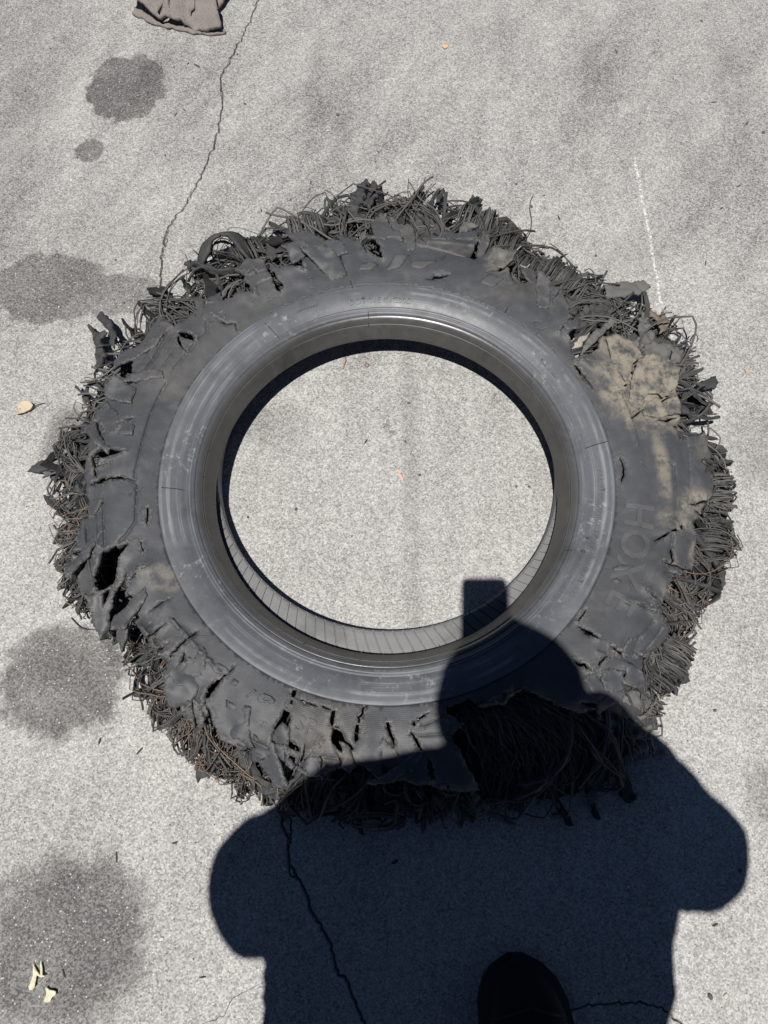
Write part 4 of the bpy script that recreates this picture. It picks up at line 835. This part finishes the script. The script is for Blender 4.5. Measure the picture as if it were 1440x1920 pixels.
lf = empty('dry_leaf', (*at_z([(50, 768)])[0], 0), 'pale tan curled dry leaf with dark stem left of the tyre', 'leaf')
W = at_z(subdivide([(31, 781), (34, 776), (42, 770), (36, 764), (38, 758), (46, 755), (56, 756), (63, 760), (66, 764), (60, 770), (50, 776), (40, 780)], 2.5, True, .3)); Vv, Tt = cdt_sheet(W, [], None, .003); c = W.mean(0)
thicken(mesh_obj('blade', np.c_[Vv, .006 + ((Vv[:, 0] - c[0]) * .6 + (Vv[:, 1] - c[1])) ** 2 * 12 + vnoise(Vv, 120., 1.) * .001], Tt.tolist(), M['leaf'], lf), .0006)
q = at_z([(50, 774), (58, 772), (65, 766), (70, 762), (77, 759), (84, 757)]); V, F = tubes([(np.c_[q, [.004, .004, .004, .004, .003, .002]], .0008)], 5); mesh_obj('stem', V, F, M['stem'], lf)
bit('leaf_fragment', [(57, 1855), (56, 1848), (60, 1838), (63, 1828), (63, 1812), (62, 1804), (66, 1812), (72, 1822), (78, 1828), (76, 1812), (78, 1799), (81, 1815), (82, 1826), (88, 1830), (80, 1831), (70, 1828), (69, 1838), (67, 1850), (62, 1856)], 'cream', 'branching cream leaf fragment on the dark stain, upper of two', 'leaf fragment', lambda q, c: .005 + vnoise(q, 60., 2.) * .003)
bit('leaf_fragment', [(84, 1876), (88, 1866), (88, 1856), (86, 1852), (89, 1850), (94, 1855), (103, 1856), (107, 1858), (106, 1864), (100, 1868), (95, 1878), (89, 1879)], 'cream', 'stubby cream leaf fragment on the dark stain, lower of two', 'leaf fragment', lambda q, c: .006 + vnoise(q, 60., 4.) * .004)
bit('plastic_sliver', [(744, 881), (747, 879), (752, 889), (757, 900), (755, 902), (749, 894)], 'pink', 'thin pink plastic sliver inside the tyre hole', 'plastic sliver', lambda q, c: .003 + 0 * q[:, 0])
bit('leaf_fragment', [(828, 86), (834, 83), (841, 84), (840, 88), (835, 92), (831, 90)], 'orange', 'tiny orange leaf fragment on open concrete above the tyre', 'leaf fragment', lambda q, c: .003 + vnoise(q, 90., 4.) * .002)
bit('leaf_fragment', [(1397, 693), (1402, 692), (1403, 697), (1398, 698)], 'orange', 'tiny orange leaf fragment right of the tyre fringe', 'leaf fragment', lambda q, c: .003 + 0 * q[:, 0])
q = at_z([(643, 693), (645, 686), (648, 678), (648, 671)]); V, F = tubes([(np.c_[q, [.002, .003, .004, .003]], .0013)], 6); c = q.mean(0); tag(mesh_obj('twig', V, F, M['bark'], base=(c[0], c[1], 0)), 'orange-brown bent twig at the top edge of the tyre hole', 'twig')
c = at_z([(688, 685)])[0]; an = np.linspace(0, 2 * np.pi, 24, endpoint=False); bn = np.linspace(0, 2 * np.pi, 8, endpoint=False)
V = [(c[0] + (.0034 + .0013 * math.cos(b)) * math.cos(a), c[1] + (.0034 + .0013 * math.cos(b)) * math.sin(a), .0013 + .0013 * math.sin(b)) for a in an for b in bn]
F = [(i * 8 + j, i * 8 + (j + 1) % 8, ((i + 1) % 24) * 8 + (j + 1) % 8, ((i + 1) % 24) * 8 + j) for i in range(24) for j in range(8)]
tag(mesh_obj('washer', V, F, M['brass'], base=(c[0], c[1], 0)), 'small rusty ring washer near the top of the tyre hole', 'washer')
def pebble_mesh(name, r, seed, mat):
    bm = bmesh.new(); bmesh.ops.create_icosphere(bm, subdivisions=2, radius=1)
    for v in bm.verts:
        k = 1 + .35 * noise.noise(v.co * 1.3 + Vector((seed, seed * 2, 0))); v.co = Vector((v.co.x * k * r, v.co.y * k * r * .75, v.co.z * k * r * .6 + r * .45))
    me = bpy.data.meshes.new(name); bm.to_mesh(me); bm.free(); me.materials.append(M[mat]); return me
pm_ = [pebble_mesh('pebble', 1., i * 3.7, 'pebble') for i in range(3)]; pp_ = [pebble_mesh('pebble_pale', 1., 20 + i * 3.7, 'pebble_pale') for i in range(2)]; cm_ = [pebble_mesh('rubber_crumb', 1., 40 + i * 2.1, 'crumb') for i in range(3)]
LANDM = [((335, 30), 'rubber scrap'), ((236, 164), 'round dark stain'), ((168, 283), 'small dark stain'), ((120, 540), 'double dark stain'), ((118, 1272), 'big stain at left'), ((118, 1765), 'big stain at bottom left'),
  ((415, 180), 'long crack'), ((1215, 430), 'chalk line'), ((50, 768), 'dry leaf'), ((750, 893), 'pink sliver'), ((688, 685), 'ring washer'), ((70, 1830), 'cream leaf fragments'), ((970, 1830), 'dark shoe'), ((600, 1740), 'crack in the shadow'),
  ((1330, 1560), 'elbow shadow at right'), ((470, 1670), 'elbow shadow at left'), ((700, 345), 'top spikes of the tyre fringe'), ((1210, 540), 'grey flap on the fringe'), ((1250, 1410), 'lower right fringe tip'), ((835, 87), 'orange leaf bit'), ((1390, 60), 'top right corner'), ((20, 60), 'top left corner'), ((995, 400), 'long thin wire')]
USED = set()
def where(px):
    dirs = ('right of', 'upper right of', 'above', 'upper left of', 'left of', 'lower left of', 'below', 'lower right of')
    o = sorted(LANDM, key=lambda l: (l[0][0] - px[0]) ** 2 + (l[0][1] - px[1]) ** 2)
    def d(l):
        dx, dy = px[0] - l[0][0], l[0][1] - px[1]; q = 'just ' if math.hypot(dx, dy) < 70 else ''
        return q + dirs[int(round(math.atan2(dy, dx) / (math.pi / 4))) % 8] + ' the ' + l[1]
    for i in range(len(o)):
        yield d(o[i])
def drop(name, me, px, r, label, cat, group, stretch=1., rz=None):
    for t in where(px):
        if label + t not in USED: break
    USED.add(label + t); label = label + ' ' + t
    o = bpy.data.objects.new(name, me); COL.objects.link(o); q = at_z([px])[0]; o.location = (q[0], q[1], 0); o.scale = (r * stretch, r, r); o.rotation_euler[2] = random.uniform(0, 6.28) if rz is None else rz
    return tag(o, label, cat, group)
for px, r in (((633, 216), .0040), ((445, 102), .0026), ((385, 66), .0026), ((459, 195), .0030), ((996, 388), .0036), ((968, 346), .0028), ((1117, 480), .0030), ((1020, 367), .0022), ((545, 375), .0026), ((1331, 1868), .0042), ((766, 756), .0030), ((760, 828), .0024), ((787, 891), .0030), ((968, 912), .0026), ((992, 913), .0028), ((217, 488), .0026), ((232, 568), .0028), ((145, 296), .0026), ((48, 172), .0022), ((95, 92), .0026), ((310, 292), .0024), ((1431, 249), .0040), ((1340, 1332), .0030), ((555, 955), .0034), ((465, 970), .0026), ((1388, 1632), .0028)):
    drop('pebble', random.choice(pm_), px, r, 'tiny dark grey pebble', 'pebble', 'dark pebbles scattered on the concrete')
for px, r in (((615, 246), .0032), ((303, 1760), .0032), ((1360, 1867), .0036), ((534, 1628), .0026), ((701, 1632), .0026), ((917, 1755), .0026), ((924, 1760), .0028), ((1258, 1515), .0034), ((966, 1501), .0022), ((1178, 1662), .0022), ((1307, 1677), .0024), ((862, 1662), .0020), ((1070, 1695), .0022), ((196, 1762), .0018), ((111, 576), .0022), ((242, 577), .0024)):
    drop('pebble', random.choice(pp_), px, r, 'tiny pale pebble', 'pebble', 'pale pebbles scattered on the concrete')
for px, r, st in (((370, 124), .0022, 4.5), ((353, 119), .0016, 3.2), ((1338, 192), .0018, 4), ((1400, 232), .0016, 4.5), ((1323, 493), .0016, 4.5), ((1385, 349), .0015, 4), ((583, 342), .0018, 3.5), ((490, 395), .0018, 3.5), ((1048, 409), .0022, 3), ((1315, 40), .0018, 3.2), ((1352, 391), .0018, 2.5), ((219, 1606), .0018, 4.6), ((262, 1408), .0022, 3.2), ((187, 1390), .0022, 2.6), ((328, 1580), .0020, 2.4), ((686, 828), .0020, 2.8), ((1155, 97), .0013, 4.5), ((1200, 232), .0015, 3), ((900, 260), .0015, 2.5), ((863, 297), .0016, 2.5), ((740, 1616), .0030, 2.), ((1340, 1734), .0020, 2.5), ((380, 1832), .0016, 3), ((120, 1825), .0016, 4), ((345, 206), .0014, 4.), ((330, 215), .0014, 4.5)):
    drop('rubber_crumb', random.choice(cm_), px, r, 'small black rubber crumb', 'rubber crumb', 'rubber crumbs scattered around the tyre', st)
GRIT = [(random.uniform(-40, 1480), random.uniform(-40, 1900)) for _ in range(420)]
V = []; F = []
for px in GRIT:
    q = at_z([px])[0]; r = random.uniform(.0006, .0015); k = len(V); h = r * 1.2
    V += [(q[0] + r * math.cos(t) * random.uniform(.7, 1.3), q[1] + r * math.sin(t) * random.uniform(.7, 1.3), 0.0004) for t in (0, 1.57, 3.14, 4.71)] + [(q[0], q[1], h)]
    F += [(k, k + 1, k + 4), (k + 1, k + 2, k + 4), (k + 2, k + 3, k + 4), (k + 3, k, k + 4)]
tag(mesh_obj('grit', V, F, M['pebble'], smooth=False), 'fine dark grit scattered over the concrete', kind='stuff')

# ------------------------------------------------------------------ the photographer, whose shadow and shoe are in the picture
M['skin'] = simple('skin', (.36, .22, .16), .55, .1, 40.); M['jacket'] = simple('jacket_cloth', (.035, .037, .045), .9, .3, 200.); M['trousers'] = simple('trouser_cloth', (.022, .023, .028), .9, .3, 200.); M['hair'] = simple('hair', (.03, .022, .017), .6, .4, 300.)
M['shoe'] = simple('shoe_knit', (.011, .012, .016), .85, .3, 420.); M['sole'] = simple('shoe_sole', (.017, .018, .022), .75, .2, 120.); M['welt'] = simple('shoe_white_trim', (.55, .57, .60), .6, .08, 60.); M['glass'] = simple('phone_glass', (.012, .012, .014), .08, .1); M['steel'] = simple('phone_rim', (.25, .26, .28), .3, .1); M['eye'] = simple('eye_white', (.7, .68, .66), .3, .05); M['iris'] = simple('iris', (.05, .03, .02), .2, .1); M['lip'] = simple('lips', (.34, .16, .13), .5, .1)
person = empty('person', (.04, -.45, 0), 'person in dark clothes and shoes photographing the tyre with a phone', 'person')
def skin(name, nodes, edges, mat, parent=person, sub=2, root=0):
    me = bpy.data.meshes.new(name); off = np.array(parent.matrix_world.translation) if False else np.array(parent.location) if parent else np.zeros(3)
    if parent is not None and parent.parent is not None: off = np.array(parent.parent.location)
    me.from_pydata([tuple(np.array(n[0]) - off) for n in nodes], edges, []); o = bpy.data.objects.new(name, me); COL.objects.link(o); o.parent = parent
    me.materials.append(M[mat]); md = o.modifiers.new('skin', 'SKIN'); md.use_smooth_shade = True
    sv = me.skin_vertices[0].data
    for i, n in enumerate(nodes):
        r = n[1]; sv[i].radius = (r, r) if not isinstance(r, tuple) else r; sv[i].use_root = (i == root)
    s = o.modifiers.new('smooth', 'SUBSURF'); s.levels = sub; s.render_levels = sub
    return o
def chain(nodes, edges, pts, start=None):
    prev = start
    for p in pts:
        nodes.append(p); i = len(nodes) - 1
        if prev is not None: edges.append((prev, i))
        prev = i
    return prev
HIPS = (.05, -.47, .86); SHL = np.array((-.185, -.350, 1.27)); SHR = np.array((.230, -.345, 1.27)); ELL = np.array((-.335, -.43, .975)); ELR = np.array((.360, -.39, .99))
camq = cam.rotation_euler.to_matrix(); CL = Vector(cam.location)
def cp(x, y, z): return np.array(CL + camq @ Vector((x, y, z)))      # point in the phone's own frame (x right, y up the screen, z towards the face)
WRR = cp(.118, -.125, .012); WRL = np.array((-.150, -.285, .905))
bn_, be = [], []
hp = chain(bn_, be, [(HIPS, .085)]); sp = chain(bn_, be, [((.045, -.445, .98), .07), ((.03, -.40, 1.12), .075), ((.025, -.365, 1.24), .07)], hp)
nk = chain(bn_, be, [((.02, -.335, 1.325), .052), ((.015, -.30, 1.38), .050)], sp)
hd = chain(bn_, be, [((.012, -.275, 1.43), .078), ((.010, -.262, 1.50), .092), ((.010, -.275, 1.56), .07)], nk)
for SH, EL, WR, sgn in ((SHL, ELL, WRL, -1), (SHR, ELR, WRR, 1)):
    e1 = chain(bn_, be, [(SH * .96 + np.array((.001, -.016, .045)), .050), ((SH + EL) / 2, .038), (EL * .60 + (SH + WR) * .20, .030), (EL * .5 + WR * .45 + SH * .05, .030), (WR, .026)], sp)
    # palm beside the phone, fingers round its back edge, thumb on the screen side
    pc = cp(.082, -.098, .012) if sgn > 0 else np.array((-.118, -.262, .872))
    pm1 = chain(bn_, be, [(pc, (.024, .016))], e1)
    for k, (dy, ln) in enumerate(((.034, .92), (.014, 1.), (-.006, .93), (-.024, .75))):
        if sgn > 0: f = [cp(.076, -.092 + dy, .000), cp(.066, -.088 + dy, -.011 - .001 * k), cp(.052 - .014 * ln, -.086 + dy, -.014), cp(.048 - .034 * ln, -.086 + dy, -.013)]
        else: f = [np.array((-.108 + dy * .5, -.252 - dy * .7, .846)), np.array((-.098 + dy * .5, -.246 - dy * .7, .846 - .028 * ln)), np.array((-.094 + dy * .5, -.250 - dy * .7, .846 - .050 * ln)), np.array((-.094 + dy * .5, -.262 - dy * .7, .846 - .066 * ln))]
        chain(bn_, be, [(p, r) for p, r in zip(f, (.0092, .0086, .0080, .0068))], pm1)
    t = [cp(.074, -.072, .016), cp(.060, -.052, .017), cp(.044, -.040, .016)] if sgn > 0 else [np.array((-.096, -.272, .858)), np.array((-.078, -.272, .832)), np.array((-.070, -.270, .812))]
    chain(bn_, be, [(p, r) for p, r in zip(t, (.0115, .0100, .0078))], pm1)
RF = np.array((.197, -.482, 0)); LF = np.array((-.10, -.66, 0))
for s, ft in ((-1, LF), (1, RF)):
    chain(bn_, be, [((HIPS[0] + s * .085, -.475, .80), .075), ((HIPS[0] + s * .09 + (ft[0] - HIPS[0] - s * .09) * .5, (ft[1] - .475) / 2 + .015, .46), .048), ((ft[0], ft[1] - .035, .12), .030), ((ft[0], ft[1] - .035, .05), .030)], hp)
body = skin('body', bn_, be, 'skin', person, 2, 0)
jn, je = [], []
j0 = chain(jn, je, [((.02, -.49, .54), (.295, .150)), ((.02, -.485, .70), (.300, .150)), ((.015, -.475, .84), (.310, .145)), ((.010, -.45, .95), (.325, .145)), ((.012, -.405, 1.10), (.310, .135)), ((.022, -.365, 1.24), (.160, .105)), ((.02, -.343, 1.315), (.095, .09)), ((.019, -.330, 1.345), (.085, .08))])
for SH, EL, WR in ((SHL, ELL, WRL), (SHR, ELR, WRR)): chain(jn, je, [(SH + np.array((0, 0, -.01)), .090), ((SH + EL) / 2, .092), (EL, .090), (EL + (WR - EL) * .45, .070), (EL + (WR - EL) * .86, .046)], 5)
jk = skin('jacket', jn, je, 'jacket', person, 3, 0)
tx = bpy.data.textures.new('cloth_folds', 'CLOUDS'); tx.noise_scale = .11; dm_ = jk.modifiers.new('folds', 'DISPLACE'); dm_.texture = tx; dm_.strength = .035; dm_.mid_level = .5
tn, te = [], []
t0 = chain(tn, te, [((.03, -.475, .90), (.215, .125)), ((.04, -.478, .80), (.205, .125))])
for s, ft in ((-1, LF), (1, RF)): chain(tn, te, [((HIPS[0] + s * .092, -.48, .70), .105), ((HIPS[0] + s * .09 + (ft[0] - HIPS[0] - s * .09) * .5, (ft[1] - .475) / 2 + .015, .45), .080), ((ft[0], ft[1] - .035, .22), .082), ((ft[0], ft[1] - .035, .075), .085), ((ft[0], ft[1] - .035, .045), .085)], t0)
skin('trousers', tn, te, 'trousers', person, 2, 0)
# face: the head bends down to the screen
HC = np.array((.010, -.262, 1.492)); fdir = np.array((0, .72, -.69)); fup = np.array((0, .69, .72)); fr = np.array((1., 0, 0))
def fp(x, y, z): return HC + fr * x + fup * y + fdir * z
def ell(name, c, rx, ry, rz, mat, parent=person, seg=20):
    an = np.linspace(0, 2 * np.pi, seg, endpoint=False); la = np.linspace(-np.pi / 2 + .12, np.pi / 2 - .12, 11); V = []
    for l in la:
        for a in an: V.append(c + fr * rx * math.cos(l) * math.cos(a) + fup * ry * math.sin(l) + fdir * rz * math.cos(l) * math.sin(a))
    F = [(i * seg + j, i * seg + (j + 1) % seg, (i + 1) * seg + (j + 1) % seg, (i + 1) * seg + j) for i in range(10) for j in range(seg)] + [tuple(range(seg))[::-1], tuple(10 * seg + j for j in range(seg))]
    return mesh_obj(name, V, F, M[mat], parent)
nn, ne = [], []; chain(nn, ne, [(fp(0, .012, .082), .007), (fp(0, -.008, .100), .010), (fp(0, -.022, .104), .013), (fp(0, -.028, .088), .009)]); skin('nose', nn, ne, 'skin', person, 2)
for s in (-1, 1):
    eo = ell('eye', fp(s * .031, .012, .083), .013, .009, .010, 'eye'); ell('iris', fp(s * .031, .012, .092), .005, .005, .003, 'iris')
    ell('ear', fp(s * .094, -.002, .0), .010, .030, .018, 'skin')
ell('mouth', fp(0, -.056, .080), .024, .007, .010, 'lip')
hv = []; seg = 28; rings = 12
for i in range(rings + 1):
    th = i / rings * 1.95
    for j in range(seg):
        a = j / seg * 2 * math.pi; front = max(0, math.sin(a)); t2 = th * (1 - .50 * front); rr = .104 + .004 * fbm(math.cos(a) * 4, math.sin(a) * 4, i * .4, 1.5)
        hv.append(HC + fr * rr * .93 * math.sin(t2) * math.cos(a) + fup * (rr * math.cos(t2) * 1.03 + .004) + fdir * (rr * 1.02 * math.sin(t2) * math.sin(a) - .006))
F = [(i * seg + j, i * seg + (j + 1) % seg, (i + 1) * seg + (j + 1) % seg, (i + 1) * seg + j) for i in range(rings) for j in range(seg)]
hair = mesh_obj('hair', hv, F, M['hair'], person); thicken(hair, .012)
def shoe(ft, yaw, label=None):
    e = bpy.data.objects.new('shoe', None); COL.objects.link(e); e.parent = person; e.location = Vector(ft) - person.location; e.rotation_euler[2] = yaw
    if label: e['label'] = label
    T = np.linspace(0, 1, 26); L0, L1 = -.085, .250
    hw = np.interp(T, [0, .04, .15, .35, .55, .72, .85, .93, .98, 1], [.012, .030, .041, .041, .050, .058, .054, .041, .022, .004]); ht = np.interp(T, [0, .05, .2, .35, .45, .6, .75, .9, .97, 1], [.07, .10, .112, .112, .100, .082, .068, .056, .044, .030]); cx = np.interp(T, [0, .4, .7, 1], [0, 0, .004, -.004])
    V = []; k = 18
    for i, t in enumerate(T):
        for j in range(k):
            a = j / k * 2 * math.pi; ca, sa = math.cos(a), math.sin(a); x = cx[i] + hw[i] * np.sign(ca) * abs(ca) ** .75; z = .022 + (ht[i] - .022) * (.5 + .5 * np.sign(sa) * abs(sa) ** .8); V.append((x * (1 - .16 * max(0, (z - .022) / (ht[i] - .02))), L0 + (L1 - L0) * t, z))
    F = [(i * k + j, i * k + (j + 1) % k, (i + 1) * k + (j + 1) % k, (i + 1) * k + j) for i in range(25) for j in range(k)] + [tuple(range(k))[::-1], tuple(25 * k + j for j in range(k))]
    def put(name, V, F, mat, sub=1, th=0):
        me = bpy.data.meshes.new(name); me.from_pydata([tuple(v) for v in V], [], F); me.polygons.foreach_set('use_smooth', [True] * len(F)); me.materials.append(M[mat]); o = bpy.data.objects.new(name, me); COL.objects.link(o); o.parent = e
        if th: thicken(o, th)
        if sub: s = o.modifiers.new('smooth', 'SUBSURF'); s.levels = s.render_levels = sub
        return o
    put('upper', V, F, 'shoe')
    def rim(g, z0, z1, name, mat, t0=0, t1=26, side=(1, -1)):
        V = []; F = []
        ol = [(cx[i] + s * (hw[i] + g), L0 - g * (i == 0) + (L1 + g - L0) * T[i]) for s in (1,) for i in range(26)] + [(cx[i] - (hw[i] + g), L0 + (L1 + g - L0) * T[i]) for i in range(25, -1, -1)]
        n = len(ol); V = [(x, y, z0) for x, y in ol] + [(x, y, z1) for x, y in ol]
        F = [(i, (i + 1) % n, n + (i + 1) % n, n + i) for i in range(n)] + [tuple(range(n))[::-1], tuple(n + i for i in range(n))]
        return put(name, V, F, mat, 0)
    rim(.007, .0, .018, 'outsole', 'sole'); rim(.0045, .0182, .030, 'midsole', 'sole')
    # white trim on the inner rear side, toe-cap seam, stitched side lines
    i0, i1 = 6, 17; V = []
    for i in range(i0, i1): V += [(cx[i] - hw[i] - .0085, L0 + (L1 + .006 - L0) * T[i], .006), (cx[i] - hw[i] - .0085 + .001, L0 + (L1 + .006 - L0) * T[i], .026 - .012 * abs(i - 11) / 6)]
    F = [(2 * i, 2 * i + 1, 2 * i + 3, 2 * i + 2) for i in range(i1 - i0 - 1)]; put('side_trim', V, F, 'welt', 0, .002)
    pth = []
    for ii in (21,):
        P = [(cx[ii] + hw[ii] * .95 * math.cos(a), L0 + (L1 - L0) * (T[ii] + .03 - .05 * abs(math.cos(a))), .024 + (ht[ii] - .018) * math.sin(a) ** .8) for a in np.linspace(.1, math.pi - .1, 16)]; pth.append((np.array(P), .0018))
    for s in (-1, 1):
        P = [(cx[i] + s * hw[i] * (.45 + .02 * (i - 14)), L0 + (L1 - L0) * T[i], .022 + (ht[i] - .022) * (.97 - .012 * (i - 12))) for i in range(12, 21)]; pth.append((np.array(P), .0014))
    V, F = tubes(pth, 6); put('seam', V, F, 'sole', 0)
    pth = [(np.array([(-.026, y, np.interp((y - L0) / (L1 - L0), T, ht) - .003), (0, y + .004, np.interp((y - L0) / (L1 - L0), T, ht) + .002), (.026, y, np.interp((y - L0) / (L1 - L0), T, ht) - .003)]), .0028) for y in np.linspace(.045, .105, 5)]; V, F = tubes(pth, 6); put('laces', V, F, 'trousers', 0)
shoe(RF, R(2), 'dark shoe with a white side trim'); shoe(LF, R(10))
# phone in the hands, its lens at the camera
ph = empty('phone', CL, 'dark phone held flat over the tyre by the person', 'phone')
pr = camq.to_4x4(); ph.rotation_euler = cam.rotation_euler
def rounded_box(name, x0, x1, y0, y1, z0, z1, r, mat, parent):
    ol = []
    for (cx_, cy_, a0) in ((x1 - r, y1 - r, 0), (x0 + r, y1 - r, 90), (x0 + r, y0 + r, 180), (x1 - r, y0 + r, 270)):
        for a in np.linspace(0, 90, 7): ol.append((cx_ + r * math.cos(R(a0 + a)), cy_ + r * math.sin(R(a0 + a))))
    n = len(ol); V = [(x, y, z0) for x, y in ol] + [(x, y, z1) for x, y in ol]; F = [(i, (i + 1) % n, n + (i + 1) % n, n + i) for i in range(n)] + [tuple(range(n))[::-1], tuple(n + i for i in range(n))]
    me = bpy.data.meshes.new(name); me.from_pydata(V, [], F); me.materials.append(M[mat]); o = bpy.data.objects.new(name, me); COL.objects.link(o); o.parent = parent; return o
rounded_box('frame', -.0155, .0605, -.141, .0175, .0040, .0118, .011, 'steel', ph); rounded_box('screen', -.0135, .0585, -.139, .0155, .0119, .0126, .009, 'glass', ph); rounded_box('back', -.0145, .0595, -.140, .0165, .0032, .0039, .010, 'glass', ph); rounded_box('camera_island', -.013, .022, -.022, .014, .0018, .0031, .008, 'glass', ph)
